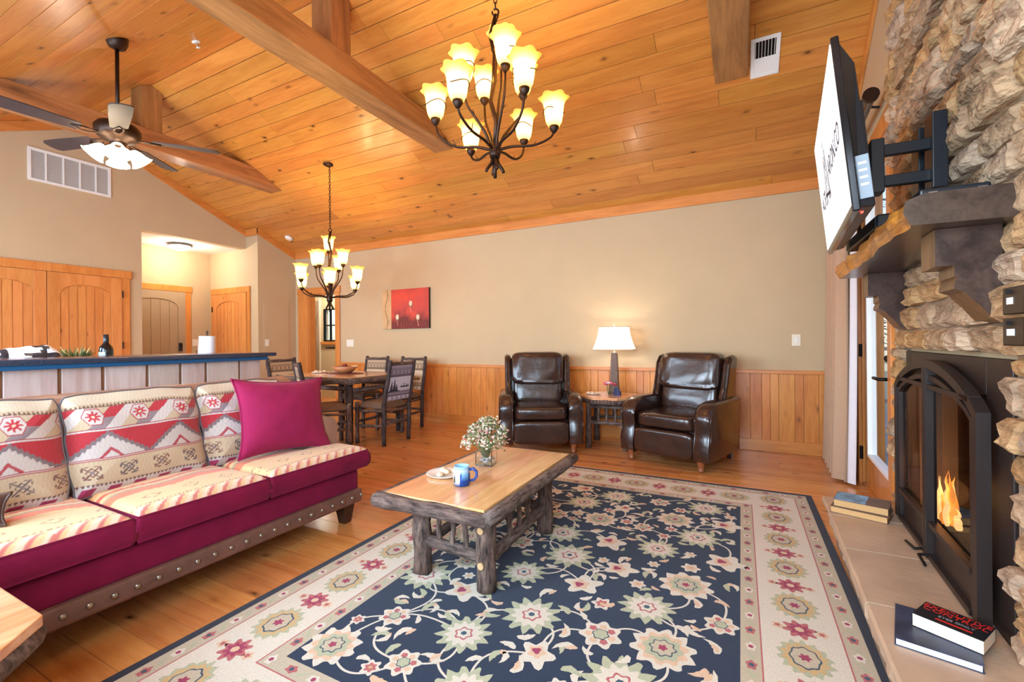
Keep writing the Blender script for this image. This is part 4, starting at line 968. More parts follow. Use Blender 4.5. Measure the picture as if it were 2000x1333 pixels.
def recliner(label, loc, rot):
    t = thing('recliner', label, 'recliner', loc, rot, 'leather recliners by the back wall')
    soft('seat_base', t, -0.33, 0.33, -0.30, 0.34, 0.10, 0.36)
    soft('seat_cushion', t, -0.285, 0.285, -0.37, 0.22, 0.335, 0.475, wr=0.003, seed=2)
    fr = soft('footrest_panel', t, -0.285, 0.285, -0.40, -0.28, 0.10, 0.335)
    soft('lumbar_cushion', t, -0.28, 0.28, 0.14, 0.34, 0.44, 0.76, wr=0.010, seed=5, tilt=0.16, piv=(0, 0.45))
    soft('head_cushion', t, -0.30, 0.30, 0.09, 0.33, 0.66, 1.03, wr=0.02, seed=9, tilt=0.18, piv=(0, 0.45))
    soft('back_shell', t, -0.36, 0.36, 0.29, 0.42, 0.14, 0.98, tilt=0.16, piv=(0, 0.45))
    for s in (-1, 1):
        # arm: side profile in (y, z), swept across its width
        P = [(-0.385, 0.10), (0.36, 0.10), (0.40, 0.60), (0.10, 0.60), (-0.16, 0.605), (-0.26, 0.59), (-0.33, 0.54), (-0.365, 0.46), (-0.345, 0.38), (-0.36, 0.30), (-0.385, 0.2)]
        b = MB(); prof = [(0.285, 0.94), (0.305, 1.0), (0.385, 1.0), (0.415, 0.985), (0.43, 0.95)]; vs = []; n_ = len(P)
        for (xx, sc) in prof:
            for (yy, zz) in P: vs.append((s * xx, -0.0 + yy * (0.5 + 0.5 * sc), 0.1 + (zz - 0.1) * sc))
        fs = [(k * n_ + j, k * n_ + (j + 1) % n_, (k + 1) * n_ + (j + 1) % n_, (k + 1) * n_ + j) for k in range(len(prof) - 1) for j in range(n_)]
        fs += [tuple(range(n_)), tuple((len(prof) - 1) * n_ + j for j in range(n_))]
        a = b.add(vs, fs).build('arm', m_leather, t, bevel=0.018)
        for p in a.data.polygons: p.use_smooth = True
        MB().tube([(s * 0.428, yy * 0.975, 0.1 + (zz - 0.1) * 0.95) for yy, zz in P[2:]], 0.005, 6).build('welt', m_leather, a, smooth=True)
        # wing
        W = [(0.14, 0.58), (0.38, 0.58), (0.47, 0.98), (0.40, 1.0), (0.31, 0.985), (0.25, 0.92), (0.22, 0.80), (0.19, 0.70)]
        b = MB(); b.prism(W, s * 0.30, s * 0.372, lambda u, v, q: (q + s * 0.02 * (v - 0.58), u, v)); w_o = b.build('wing', m_leather, t, bevel=0.022)
        MB().tube([(s * 0.345 + s * 0.02 * (v - 0.58), u - 0.012, v) for u, v in [W[0]] + W[:2:-1]], 0.006, 6).build('welt', m_leather, w_o, smooth=True)
        L_ = MB().lathe([(0.040, 0.11), (0.040, 0.095), (0.033, 0.088), (0.026, 0.05), (0.022, 0.03), (0.027, 0.026), (0.024, 0.012), (0.014, 0.0)], (s * 0.335, -0.33, 0.001), 16)
        L_.build('front_leg', m_cherry, t, smooth=True)
        MB().tube([(s * 0.33, 0.30, 0.11), (s * 0.335, 0.34, 0.001)], [0.026, 0.02], 8).build('rear_leg', m_wleg, t)
        MB().box(s * 0.335 - 0.022, s * 0.335 + 0.022, 0.365, 0.372, 0.006, 0.09).build('leg_cap', m_cast, t)
    return t
recliner('dark brown leather wing recliner left of the lamp table', (-1.985, 4.52, 0), R(27))
recliner('dark brown leather wing recliner right of the lamp table, nearer the curtain', (-0.53, 4.60, 0), R(-18))

# ------------------------------------------------------------ log furniture
def octagon(r, a0=PI / 8): return [(r * math.cos(a0 + k * PI / 4), r * math.sin(a0 + k * PI / 4)) for k in range(8)]
def log_end_table(name, label, loc, r, h, rot=0.0, mtop=m_tabletop):
    t = thing(name, label, 'side table', loc, rot)
    O = octagon(r + 0.012)
    MB().prism(O, h - 0.028, h, lambda u, v, a: (u, v, a)).build('table_top', mtop, t, bevel=0.004)
    for k in range(8):
        p, q = octagon(r)[k], octagon(r)[(k + 1) % 8]
        MB().log((p[0] * .975, p[1] * .975, h - 0.048), (q[0] * .975, q[1] * .975, h - 0.048), 0.03, 0.03, 10).build('edge_log', m_bark, t, smooth=True)
    L_ = r * 0.62
    for sx in (-1, 1):
        for sy in (-1, 1): MB().log((sx * L_, sy * L_, 0.002), (sx * L_, sy * L_, h - 0.04), 0.034, 0.03).build('leg', m_bark, t, smooth=True)
    for zz in (h - 0.11, h - 0.28):
        for s in (-1, 1):
            MB().log((-L_, s * L_, zz), (L_, s * L_, zz), 0.02, 0.02, 9).build('stretcher', m_barkx, t, smooth=True)
            MB().log((s * L_, -L_, zz), (s * L_, L_, zz), 0.02, 0.02, 9).build('stretcher', m_barky, t, smooth=True)
    for k in (-1, 0, 1):
        for s in (-1, 1): MB().log((k * L_ * 0.45, s * L_, h - 0.28), (k * L_ * 0.45, s * L_, h - 0.11), 0.013, 0.012, 8).build('spindle', m_bark, t, smooth=True)
    return t
log_end_table('log_side_table', 'octagonal hickory log side table between the two recliners', (-1.29, 4.90, 0), 0.32, 0.555, R(4))
log_end_table('log_end_table', 'octagonal log end table in the near left corner by the sofa', (-1.69, 0.05, 0), 0.42, 0.50, R(0))
# coffee table
ct = thing('coffee_table', 'rustic hickory log coffee table with a honey pine top', 'coffee table', (-1.26, 2.17, 0.0112))
X0, X1, Ya, Yb_ = -0.30, 0.30, -0.55, 0.55; zt = 0.425
for i in range(4):
    a = X0 + 0.02 + i * 0.14; MB().box(a + 0.0006, a + 0.14 - 0.0006, Ya + 0.02, Yb_ - 0.02, zt - 0.035, zt).build('top_plank', m_tabletop, ct, bevel=0.001)
er = 0.031
MB().log((X0, Ya - 0.02, zt - 0.033), (X0, Yb_ + 0.02, zt - 0.033), er, er, 14, 9).build('edge_log', m_barky, ct, smooth=True)
MB().log((X1, Ya - 0.02, zt - 0.033), (X1, Yb_ + 0.02, zt - 0.033), er, er, 14, 9).build('edge_log', m_barky, ct, smooth=True)
MB().log((X0 - 0.01, Ya, zt - 0.034), (X1 + 0.01, Ya, zt - 0.034), er * 1.15, er, 14, 9).build('edge_log', m_barkx, ct, smooth=True)
MB().log((X0 - 0.01, Yb_, zt - 0.034), (X1 + 0.01, Yb_, zt - 0.034), er, er, 14, 9).build('edge_log', m_barkx, ct, smooth=True)
lx = (-0.145, 0.215); ly = (-0.39, 0.31)
lx = (-0.165, 0.205)
for x in lx:
    for y in ly: MB().log((x, y, 0.001), (x, y, zt - 0.035), 0.047, 0.043, 14, 8, wob=0.22).build('leg', m_bark, ct, smooth=True)
for zz, r_ in ((0.305, 0.028), (0.145, 0.027)):
    for y in ly: MB().log((lx[0], y, zz + 0.02), (lx[1], y, zz - 0.0), r_, r_, 12).build('stretcher', m_barkx, ct, smooth=True)
    for x in lx: MB().log((x, ly[0] - 0.03, zz - 0.015), (x, ly[1] + 0.03, zz + 0.01), r_, r_ * 1.1, 12).build('stretcher', m_barky, ct, smooth=True)
    MB().tube([(lx[1] + 0.001, ly[0] - 0.055, zz - 0.015), (lx[1] + 0.001, ly[0] - 0.049, zz - 0.015)], 0.016, 10).build('tenon_end', m_cut, ct)
for k in (-1, 0, 1):
    for y in ly: MB().log((0.02 + k * 0.075, y, 0.145), (0.02 + k * 0.075, y, 0.315), 0.014, 0.012, 9).build('spindle', m_bark, ct, smooth=True)
    for x in lx: MB().log((x, -0.04 + k * 0.11, 0.145), (x, -0.04 + k * 0.11, 0.30), 0.015, 0.013, 9).build('spindle', m_bark, ct, smooth=True)
ZT = 0.0112 + zt + 0.0006
# dining table
dt = thing('dining_table', 'rectangular hickory log dining table under the small chandelier', 'dining table', (-4.56, 4.16, 0), R(-3))
hx2, hy2, hz2 = 0.66, 0.50, 0.755
for i in range(8): MB().box(-hx2 + 0.03 + i * 0.1575, -hx2 + 0.03 + (i + 1) * 0.1575 - 0.001, -hy2 + 0.02, hy2 - 0.02, hz2 - 0.04, hz2).build('top_plank', m_tabletop, dt, bevel=0.001)
for s in (-1, 1):
    MB().log((-hx2 - 0.01, s * hy2, hz2 - 0.038), (hx2 + 0.01, s * hy2, hz2 - 0.038), 0.036, 0.036, 14, 10).build('edge_log', m_barkx, dt, smooth=True)
    MB().log((s * hx2, -hy2, hz2 - 0.038), (s * hx2, hy2, hz2 - 0.038), 0.036, 0.036, 14, 10).build('edge_log', m_barky, dt, smooth=True)
    for s2 in (-1, 1): MB().log((s * 0.56, s2 * 0.40, 0.002), (s * 0.56, s2 * 0.40, hz2 - 0.04), 0.045, 0.042, 12).build('leg', m_barkd, dt, smooth=True)
    MB().log((-0.56, s * 0.40, 0.62), (0.56, s * 0.40, 0.62), 0.026, 0.026, 10).build('apron_log', m_barkx, dt, smooth=True)
    MB().log((s * 0.56, -0.40, 0.60), (s * 0.56, 0.40, 0.60), 0.026, 0.026, 10).build('apron_log', m_barky, dt, smooth=True)
# dining chairs
m_seat = plain('brown_seat_fabric', rgb(112, 88, 70), 0.8, var=0.12, scale=40, bump=0.15)
def scenecol(u, v, blue):
    """woven back panel: banded borders, lake with a canoe and pines"""
    g = c3(150, 146, 168) if blue else c3(184, 160, 132); dk = c3(44, 42, 58) if blue else c3(92, 72, 60); lt = c3(196, 202, 224) if blue else c3(216, 196, 166)
    col = np.tile(g, (len(u), 1))
    def setm(m, c): col[m] = c
    setm((v > 0.42) & (v < 0.66), lt); setm((v > 0.25) & (v <= 0.42), lt * 0.9 + 0.02)
    for b_ in (0.14, 0.20, 0.24, 0.68, 0.72, 0.86, 0.90): setm(np.abs(v - b_) < 0.010, dk)
    setm((np.abs(v - 0.79) < 0.05) & ((np.abs((u * 6) % 1 - 0.5) * 0.2 + np.abs(v - 0.79)) < 0.06) & ((np.abs((u * 6) % 1 - 0.5) * 0.2 + np.abs(v - 0.79)) > 0.03), dk)
    setm((np.abs(v - 0.07) < 0.04) & ((np.abs((u * 5) % 1 - 0.5) * 0.2 + np.abs(v - 0.07)) < 0.05), lt)
    for cx, hb, hh in ((0.12, 0.26, 0.30), (0.24, 0.26, 0.38), (0.34, 0.26, 0.22)):
        k = (v - hb) / hh; setm((k > 0) & (k < 1) & (np.abs(u - cx) < 0.075 * (1 - k) * (0.7 + 0.5 * ((k * 7) % 1))), dk)
    setm((np.abs(v - 0.36 - 0.5 * (u - 0.70) ** 2) < 0.022) & (np.abs(u - 0.70) < 0.19), dk)
    setm((np.abs(u - 0.66) < 0.022) & (v > 0.36) & (v < 0.47), dk); setm((np.abs(u - 0.78) < 0.02) & (v > 0.36) & (v < 0.44), dk)
    setm((v < 0.27) & (v > 0.24) & (u < 0.5), dk)
    return col
def chair(label, loc, rot, blue=False):
    t = thing('dining_chair', label, 'chair', loc, rot, 'log dining chairs')
    for s in (-1, 1):
        MB().log((s * 0.205, 0.20, 0.002), (s * 0.21, 0.21, 0.46), 0.024, 0.024, 10, 5).build('rear_leg', m_barkd, t, smooth=True)
        MB().log((s * 0.21, 0.205, 0.44), (s * 0.20, 0.30, 0.955), 0.025, 0.022, 10, 6).build('back_post', m_barkd, t, smooth=True)
        fl_ = MB().log((s * 0.21, -0.205, 0.002), (s * 0.21, -0.20, 0.475), 0.026, 0.024, 10, 6).build('front_leg', m_bark, t, smooth=True)
        MB().tube([(s * 0.21, -0.20, 0.4745), (s * 0.21, -0.20, 0.479)], 0.02, 10).build('cut_end', m_cut, fl_)
        for zz in (0.20, 0.37): MB().log((s * 0.207, -0.20, zz), (s * 0.207, 0.20, zz + 0.02), 0.016, 0.016, 8, 4).build('side_rung', m_barky, t, smooth=True)
    for zz, y in ((0.25, -0.20), (0.39, -0.20), (0.24, 0.20), (0.38, 0.20)): MB().log((-0.205, y, zz), (0.205, y, zz), 0.016, 0.016, 8, 4).build('rung', m_barkx, t, smooth=True)
    MB().log((-0.205, 0.29, 0.915), (0.205, 0.29, 0.915), 0.022, 0.022, 10, 6).build('top_rail', m_barkx, t, smooth=True)
    b = MB(); N = 20
    def P(u, v):
        x, y = (u - 0.5) * 2, (v - 0.5) * 2; d = max(0, (1 - x ** 6) * (1 - y ** 6))
        return (x * 0.20, y * 0.20 - 0.005, 0.42 + 0.065 * d ** 0.5)
    b.grid(20, 20, P); b.box(-0.195, 0.195, -0.2, 0.19, 0.405, 0.425); b.build('seat', m_seat, t, smooth=True)
    NU, NV = 60, 80; b = MB(); us = []; vs_ = []
    for sgn in (1, -1):
        base_ = len(b.v)
        for j in range(NV + 1):
            for i in range(NU + 1):
                u, v = i / NU, j / NV; z = 0.50 + 0.40 * v; yb = 0.213 + (z - 0.44) * 0.165
                b.v.append(((u - 0.5) * 0.375, yb + sgn * 0.012 * (1 - (2 * u - 1) ** 8) ** 0.5, z)); us.append(u if sgn < 0 else 1 - u); vs_.append(v)
        for j in range(NV):
            for i in range(NU):
                q = (base_ + j * (NU + 1) + i, base_ + j * (NU + 1) + i + 1, base_ + (j + 1) * (NU + 1) + i + 1, base_ + (j + 1) * (NU + 1) + i)
                b.f.append(q if sgn < 0 else q[::-1]); b.m.append(0)
    b.build('back_panel', m_vc, t, smooth=True, col=scenecol(np.array(us), np.array(vs_), blue))
    return t
chair('log dining chair at the right end of the table, canoe scene on its back', (-3.74, 3.98, 0), R(-90), True)
c0 = chair('log dining chair on the far side of the table, nearer the recliners', (-4.08, 4.66, 0), R(0))
dup(c0, (-4.76, 4.66, 0), R(0), 'log dining chair on the far side of the table, second from the recliners')
dup(c0, (-4.13, 3.50, 0), R(150), 'log dining chair pulled out on the near side of the table, just behind the sofa')
dup(c0, (-5.36, 4.05, 0), R(90), 'log dining chair at the left end of the table, beyond the kitchen bar')

# ------------------------------------------------------------ chandeliers
def shade_mat(name, s1, s2):
    m, nt, p, L = base(name)
    nt.nodes.remove(p)
    tr = node(nt, 'ShaderNodeBsdfTranslucent'); tr.inputs[0].default_value = (1.0, 0.66, 0.20, 1)
    df = node(nt, 'ShaderNodeBsdfDiffuse'); df.inputs[0].default_value = (1.0, 0.72, 0.28, 1)
    em = node(nt, 'ShaderNodeEmission'); em.inputs[0].default_value = (1.0, 0.50, 0.06, 1); em.inputs[1].default_value = s1
    m1 = node(nt, 'ShaderNodeMixShader'); m1.inputs[0].default_value = 0.25; L(tr.outputs[0], m1.inputs[1]); L(df.outputs[0], m1.inputs[2])
    ad = node(nt, 'ShaderNodeAddShader'); L(m1.outputs[0], ad.inputs[0]); L(em.outputs[0], ad.inputs[1])
    L(ad.outputs[0], nt.nodes['Material Output'].inputs['Surface']); MATS[name] = m; return m
m_shade = shade_mat('amber_frosted_glass', 0.55, 0)
m_bulb = emit('lamp_bulb', (1.0, 0.80, 0.50, 1), 22)
SH = [(0.020, 0.0, 0), (0.034, 0.004, 0), (0.047, 0.028, 0), (0.054, 0.065, 0), (0.057, 0.10, 0), (0.061, 0.13, 0.1), (0.068, 0.152, 0.35), (0.080, 0.168, 0.7), (0.088, 0.174, 1.0)]
def vine_ring(r, z, ph): return [(r * math.cos(ph + a), r * math.sin(ph + a), z + 0.012 * math.sin(2 * a + ph)) for a in [k * 4.6 / 14 for k in range(15)]]
def chandelier(label, loc, chain_top, k=1.0, power=5.0, rot=0.0):
    t = thing('chandelier', label, 'chandelier', loc, rot, 'wrought iron vine chandeliers')
    # hub and drooping root tips
    MB().lathe([(0.0, -0.03), (0.03 * k, -0.028), (0.036 * k, -0.005), (0.032 * k, 0.02), (0.036 * k, 0.04), (0.03 * k, 0.055), (0.0, 0.06)], (0, 0, 0), 14).build('hub', m_bronze, t, smooth=True)
    for a in range(4):
        w = a * PI / 2 + 0.4; c, s = math.cos(w), math.sin(w)
        MB().tube([(0.012 * c * k, 0.012 * s * k, -0.02 * k), (0.02 * c * k, 0.02 * s * k, -0.06 * k), (0.05 * c * k, 0.05 * s * k, -0.10 * k), (0.055 * c * k, 0.055 * s * k, -0.115 * k)], [0.012 * k, 0.011 * k, 0.010 * k, 0.009 * k], 8).build('root_tip', m_bronze, t, smooth=True)
    MB().tube([(0, 0, -0.02 * k), (0, 0, -0.15 * k)], [0.014 * k, 0.011 * k], 8).build('root_tip', m_bronze, t, smooth=True)
    # central stem twisting up to a hook
    pts = [(0.02 * k * math.sin(q * 2.2), 0.02 * k * math.cos(q * 2.2) - 0.02 * k, 0.04 * k + 0.80 * k * q / 6) for q in range(7)]
    top = Vector(pts[-1])
    MB().tube(pts, [0.016 * k, 0.014 * k, 0.013 * k, 0.012 * k, 0.012 * k, 0.011 * k, 0.010 * k], 8).build('stem', m_bronze, t, smooth=True)
    MB().tube([(p[0] + 0.018 * k * math.cos(i * 1.1), p[1] + 0.018 * k * math.sin(i * 1.1), p[2]) for i, p in enumerate(pts)], 0.005 * k, 6).build('twining_vine', m_bronze, t, smooth=True)
    MB().tube([top + Vector((0.02 * k * math.sin(a), 0, 0.02 * k * math.cos(a) + 0.015 * k)) for a in [x * PI / 5 for x in range(-1, 9)]], 0.006 * k, 6).build('hook', m_bronze, t, smooth=True)
    n_ = int((chain_top - loc[2] - top.z - 0.04) / (0.036 * k)); 
    for i in range(max(n_, 0)):
        z = top.z + 0.035 * k + 0.018 * k + i * 0.036 * k; hor = i % 2
        P = []
        for a in range(13):
            w = 2 * PI * a / 12; u, v = 0.010 * k * math.cos(w), 0.024 * k * math.sin(w)
            P.append((top.x + (u if hor else 0), top.y + (0 if hor else u), z + v))
        MB().tube(P, 0.0032 * k, 6).build('chain_link', m_bronze, t, smooth=True)
    # nine lights: six low arms, three high ones
    def arm(w, r, z1, zb, name='arm'):
        c, s = math.cos(w), math.sin(w)
        P = [(0.02 * c, 0.02 * s, 0.02), (0.30 * r * c, 0.30 * r * s, zb * 0.45 + 0.02), (0.65 * r * c, 0.65 * r * s, zb), (0.92 * r * c, 0.92 * r * s, zb + (z1 - zb) * 0.35), (r * c, r * s, z1 - 0.035)]
        # smooth
        Q = []
        for i in range(len(P) - 1):
            p0, p1, p2, p3 = [Vector(P[max(0, min(len(P) - 1, i + d))]) for d in (-1, 0, 1, 2)]
            for q in range(4):
                u = q / 4; Q.append(0.5 * ((2 * p1) + (p2 - p0) * u + (2 * p0 - 5 * p1 + 4 * p2 - p3) * u * u + (3 * p1 - p0 - 3 * p2 + p3) * u ** 3))
        Q.append(Vector(P[-1])); Q = [q * k for q in Q]
        a_ = MB().tube(Q, [0.010 * k - 0.004 * k * i / len(Q) for i in range(len(Q))], 8).build(name, m_bronze, t, smooth=True)
        m_ = Q[len(Q) // 2]; MB().tube([m_, m_ + Vector((0.02 * c - 0.02 * s, 0.02 * s + 0.02 * c, 0.035)) * k], [0.004 * k, 0.0015 * k], 6).build('twig', m_bronze, a_)
        e = Q[-1]
        MB().lathe([(0.004 * k, -0.012 * k), (0.014 * k, -0.004 * k), (0.027 * k, 0.016 * k), (0.031 * k, 0.032 * k), (0.026 * k, 0.034 * k)], e, 12).build('cup', m_bronze, a_, smooth=True)
        s_ = MB().lathe([(q[0] * k, q[1] * k * 1.0, q[2]) for q in SH], (e.x, e.y, e.z + 0.03 * k), 36, 0, 6, 0.09).build('glass_shade', m_shade, t, smooth=True)
        MB().sphere((e.x, e.y, e.z + 0.085 * k), 0.017 * k, 10, 8).build('bulb', m_bulb, s_, smooth=True)
        MB().tube([(e.x + p[0] * k, e.y + p[1] * k, e.z + 0.03 * k + p[2] * k) for p in vine_ring(0.063, 0.085, w)], 0.0035 * k, 6).build('vine_tendril', m_bronze, s_, smooth=True)
        M_ = Matrix.Translation(loc) @ Matrix.Rotation(rot, 4, 'Z')
        point('chandelier_bulb', M_ @ Vector((e.x, e.y, e.z + 0.115 * k)), power, (1.0, 0.70, 0.36), 0.02)
    for i in range(6): arm(i * PI / 3 + 0.1, 0.36, (0.14, 0.20)[i % 2] + 0.02, 0.045)
    for i in range(4): arm(i * PI / 2 + 0.5, 0.19, 0.40 + 0.03 * (i % 2), 0.20, 'upper_arm')
    arm(1.2, 0.09, 0.62, 0.36, 'upper_arm')
    return t
CH1 = (-1.40, 2.52, 2.37)
chandelier('large wrought iron vine chandelier with amber tulip shades, hanging over the living room', CH1, ZR, 1.06, 4.4, R(20))
CH2 = (-4.50, 3.88, 1.69)
c2 = chandelier('smaller-looking chandelier with amber tulip shades over the dining table', CH2, zc(3.88) - 0.02, 1.0, 4.8, R(75))
o = MB().lathe([(0.065, 0), (0.06, -0.012), (0.03, -0.022), (0.012, -0.034)], (0, 0, zc(3.88) - CH2[2] - 0.004), 20).build('canopy', m_bronze, c2, smooth=True)
o.rotation_euler = (0, 0, 0)

# ------------------------------------------------------------ ceiling fan
FX, FY = -4.46, 1.77; fz = zc(FY)
fan = thing('ceiling_fan', 'dark bronze ceiling fan on a long rod with a cluster of lit glass shades', 'ceiling fan', (FX, FY, fz))
m_blade = plain('walnut_blade', rgb(58, 48, 48), 0.6, var=0.12, scale=18)
m_fglass = shade_mat('white_fan_glass', 3.0, 0)
for n_ in m_fglass.node_tree.nodes:
    if n_.type == 'EMISSION': n_.inputs[0].default_value = (1, 0.80, 0.52, 1)
    if n_.type in ('BSDF_TRANSLUCENT', 'BSDF_DIFFUSE'): n_.inputs[0].default_value = (1, 0.93, 0.82, 1)
MB().lathe([(0.075, 0.03), (0.072, -0.02), (0.055, -0.06), (0.02, -0.075)], (0, 0, 0), 20).build('canopy', m_bronze, fan, smooth=True)
MB().tube([(0, 0, -0.05), (0, 0, -0.65)], 0.014, 12).build('rod', m_bronze, fan, smooth=True)
MB().lathe([(0.02, 0.04), (0.07, 0.02), (0.13, 0.0), (0.15, -0.03), (0.15, -0.075), (0.12, -0.11), (0.07, -0.125), (0.05, -0.15), (0.06, -0.17), (0.03, -0.19)], (0, 0, -0.69), 28).build('motor_housing', m_bronze, fan, smooth=True)
for i in range(5):
    w = R(52 + 72 * i); c, s = math.cos(w), math.sin(w); Mx = Matrix.Translation((0, 0, -0.79)) @ Matrix.Rotation(w, 4, 'Z') @ Matrix.Rotation(R(10), 4, 'X')
    P = [(0.24, -0.055), (0.5, -0.068), (0.66, -0.07), (0.69, -0.05), (0.70, 0.0), (0.69, 0.05), (0.66, 0.07), (0.5, 0.068), (0.24, 0.055), (0.22, 0)]
    bl = MB().prism(P, -0.004, 0.004, lambda u, v, a: Mx @ Vector((u, v, a))).build('blade', m_blade, fan)
    MB().tube([Mx @ Vector(p) for p in ((0.12, 0, 0.0), (0.17, 0.025, -0.008), (0.22, 0.03, -0.008), (0.28, 0.0, -0.008), (0.22, -0.03, -0.008), (0.17, -0.025, -0.008), (0.12, 0, 0.0))], 0.006, 6).build('blade_iron', m_bronze, bl, smooth=True)
for i in range(4):
    w = R(338 + 90 * i); c, s = math.cos(w), math.sin(w)
    a_ = MB().tube([(0.03 * c, 0.03 * s, -0.86), (0.07 * c, 0.07 * s, -0.865), (0.085 * c, 0.085 * s, -0.88)], 0.009, 8).build('lamp_arm', m_bronze, fan, smooth=True)
    Mx = Matrix.Translation((0.085 * c, 0.085 * s, -0.875)) @ Matrix.Rotation(w, 4, 'Z') @ Matrix.Rotation(R(-38), 4, 'Y')
    b = MB().lathe([(0.022, 0.0, 0), (0.034, -0.012, 0), (0.046, -0.04, 0), (0.056, -0.075, 0.2), (0.072, -0.105, 0.6), (0.08, -0.11, 1.0)], (0, 0, 0), 24, 0, 6, 0.06)
    b.v = [tuple(Mx @ Vector(p)) for p in b.v]; g_ = b.build('glass_shade', m_fglass, fan, smooth=True)
    q = Mx @ Vector((0, 0, -0.07)); point('fan_bulb', Vector((FX, FY, fz)) + Mx @ Vector((0, 0, -0.10)), 4.5, (1, 0.84, 0.62), 0.025)
for dx in (-0.03, 0.035): MB().tube([(dx, 0.02, -0.87), (dx, 0.02, -1.02 - dx)], 0.002, 5).build('pull_chain', m_bronze, fan)

# ------------------------------------------------------------ fixtures on ceiling and walls
t = thing('hall_light', 'frosted dome ceiling light glowing in the entry hall', 'ceiling light', (-7.80, 3.87, ZH))
MB().lathe([(0.15, 0.0), (0.165, -0.015), (0.16, -0.03), (0.14, -0.035)], (0, 0, 0), 28).build('rim', plain('pewter_rim', rgb(120, 116, 116), 0.35, 0.7), t, smooth=True)
MB().lathe([(0.145, -0.03), (0.13, -0.06), (0.09, -0.085), (0.04, -0.097), (0.0, -0.1)], (0, 0, 0), 28).build('dome', emit('lit_dome', (1, 0.93, 0.80, 1), 9), t, smooth=True)
point('hall_bulb', (-7.80, 3.87, ZH - 0.16), 24, (1, 0.9, 0.74), 0.08)
def on_slope(name, label, cat, x, y): 
    o = thing(name, label, cat, (x, y, zc(y) - 0.001)); o.rotation_euler = (-ang if y > YR else ang, 0, 0); return o
t = on_slope('smoke_detector', 'round white smoke detector on the ceiling near the hall corner', 'smoke detector', -6.62, 4.90)
MB().lathe([(0.062, 0.0), (0.062, -0.015), (0.05, -0.032), (0.02, -0.036), (0, -0.036)], (0, 0, 0), 22).build('body', m_white, t, smooth=True)
MB().lathe([(0.035, -0.034), (0.03, -0.038), (0, -0.038)], (0, 0, 0), 16).build('grille', m_ivory, t)
t = on_slope('fire_sprinkler', 'small white fire sprinkler head on the pine ceiling', 'sprinkler', -4.27, 2.26)
MB().lathe([(0.035, 0.0), (0.033, -0.008), (0.012, -0.012)], (0, 0, 0), 16).build('escutcheon', m_white, t)
MB().tube([(0, 0, -0.01), (0, 0, -0.045)], 0.006, 8).build('stem', m_chrome, t)
MB().lathe([(0.018, -0.045), (0.018, -0.05), (0, -0.05)], (0, 0, 0), 12).build('deflector', m_white, t)
t = on_slope('ceiling_register', 'white ceiling air register beside the beam near the television', 'vent', 0.185, 3.95)
b = MB(); hw, hl = 0.098, 0.165
for x0, x1, y0, y1 in ((-hw, hw, -hl, -hl + 0.028), (-hw, hw, hl - 0.028, hl), (-hw, -hw + 0.028, -hl + 0.028, hl - 0.028), (hw - 0.028, hw, -hl + 0.028, hl - 0.028)): b.box(x0, x1, y0, y1, -0.008, 0)
b.build('frame', m_white, t, bevel=0.002)
MB().box(-hw + 0.02, hw - 0.02, -hl + 0.02, hl - 0.02, -0.001, 0.0).build('duct_opening', m_black, t)
for k in range(7): MB().box(-0.066 + k * 0.021, -0.066 + k * 0.021 + 0.003, -hl + 0.028, -0.0, -0.007, -0.001).build('louvre', m_white, t)
MB().box(-hw + 0.028, hw - 0.028, 0.0, hl - 0.028, -0.006, -0.002).build('damper_plate', m_white, t)
t = thing('return_air_grille', 'long white return air grille high on the kitchen gable wall', 'vent', (XA, 2.045, 3.07))
b = MB(); L_ = 0.765; h_ = 0.385
for y0, y1, z0, z1 in ((0, L_, 0, 0.03), (0, L_, h_ - 0.03, h_), (0, 0.03, 0.03, h_ - 0.03), (L_ - 0.03, L_, 0.03, h_ - 0.03)): b.box(0, 0.012, y0, y1, z0, z1)
b.build('frame', m_white, t, bevel=0.002)
for k in range(1, 5): MB().box(0, 0.011, L_ * k / 5 - 0.008, L_ * k / 5 + 0.008, 0.03, h_ - 0.03).build('mullion', m_white, t)
MB().box(0.0, 0.001, 0.02, L_ - 0.02, 0.02, h_ - 0.02).build('backing', plain('duct_grey', rgb(150, 152, 156), 0.7), t)
for k in range(26):
    z = 0.036 + k * 0.0124
    MB().add([(0.009, 0.03, z), (0.009, L_ - 0.03, z), (0.002, L_ - 0.03, z + 0.010), (0.002, 0.03, z + 0.010)], [(0, 1, 2, 3)]).build('louvre', m_white, t)
def switch(label, x, y, z, rot, w=0.075, n=1):
    t = thing('light_switch', label, 'light switch', (x, y, z), rot, 'wall switches')
    MB().box(-w / 2, w / 2, -0.006, 0, -0.058, 0.058).build('plate', m_ivory, t, bevel=0.003)
    for k in range(n): q = (k - (n - 1) / 2) * 0.046; MB().box(q - 0.012, q + 0.012, -0.010, -0.006, -0.03, 0.03).build('rocker', m_white, t, bevel=0.002)
switch('triple light switch on the back wall beside the bathroom doorway', -5.655, YB, 1.148, 0, 0.16, 3)
switch('single light switch on the back wall beside the curtain', 0.496, YB, 1.142, 0)
switch('single light switch on the short wall beside the hall', XB + 0.0065, 4.735, 1.168, R(90))
switch('double light switch beside the tan entry door', XH, 4.36, 1.18, R(90), 0.14, 2)

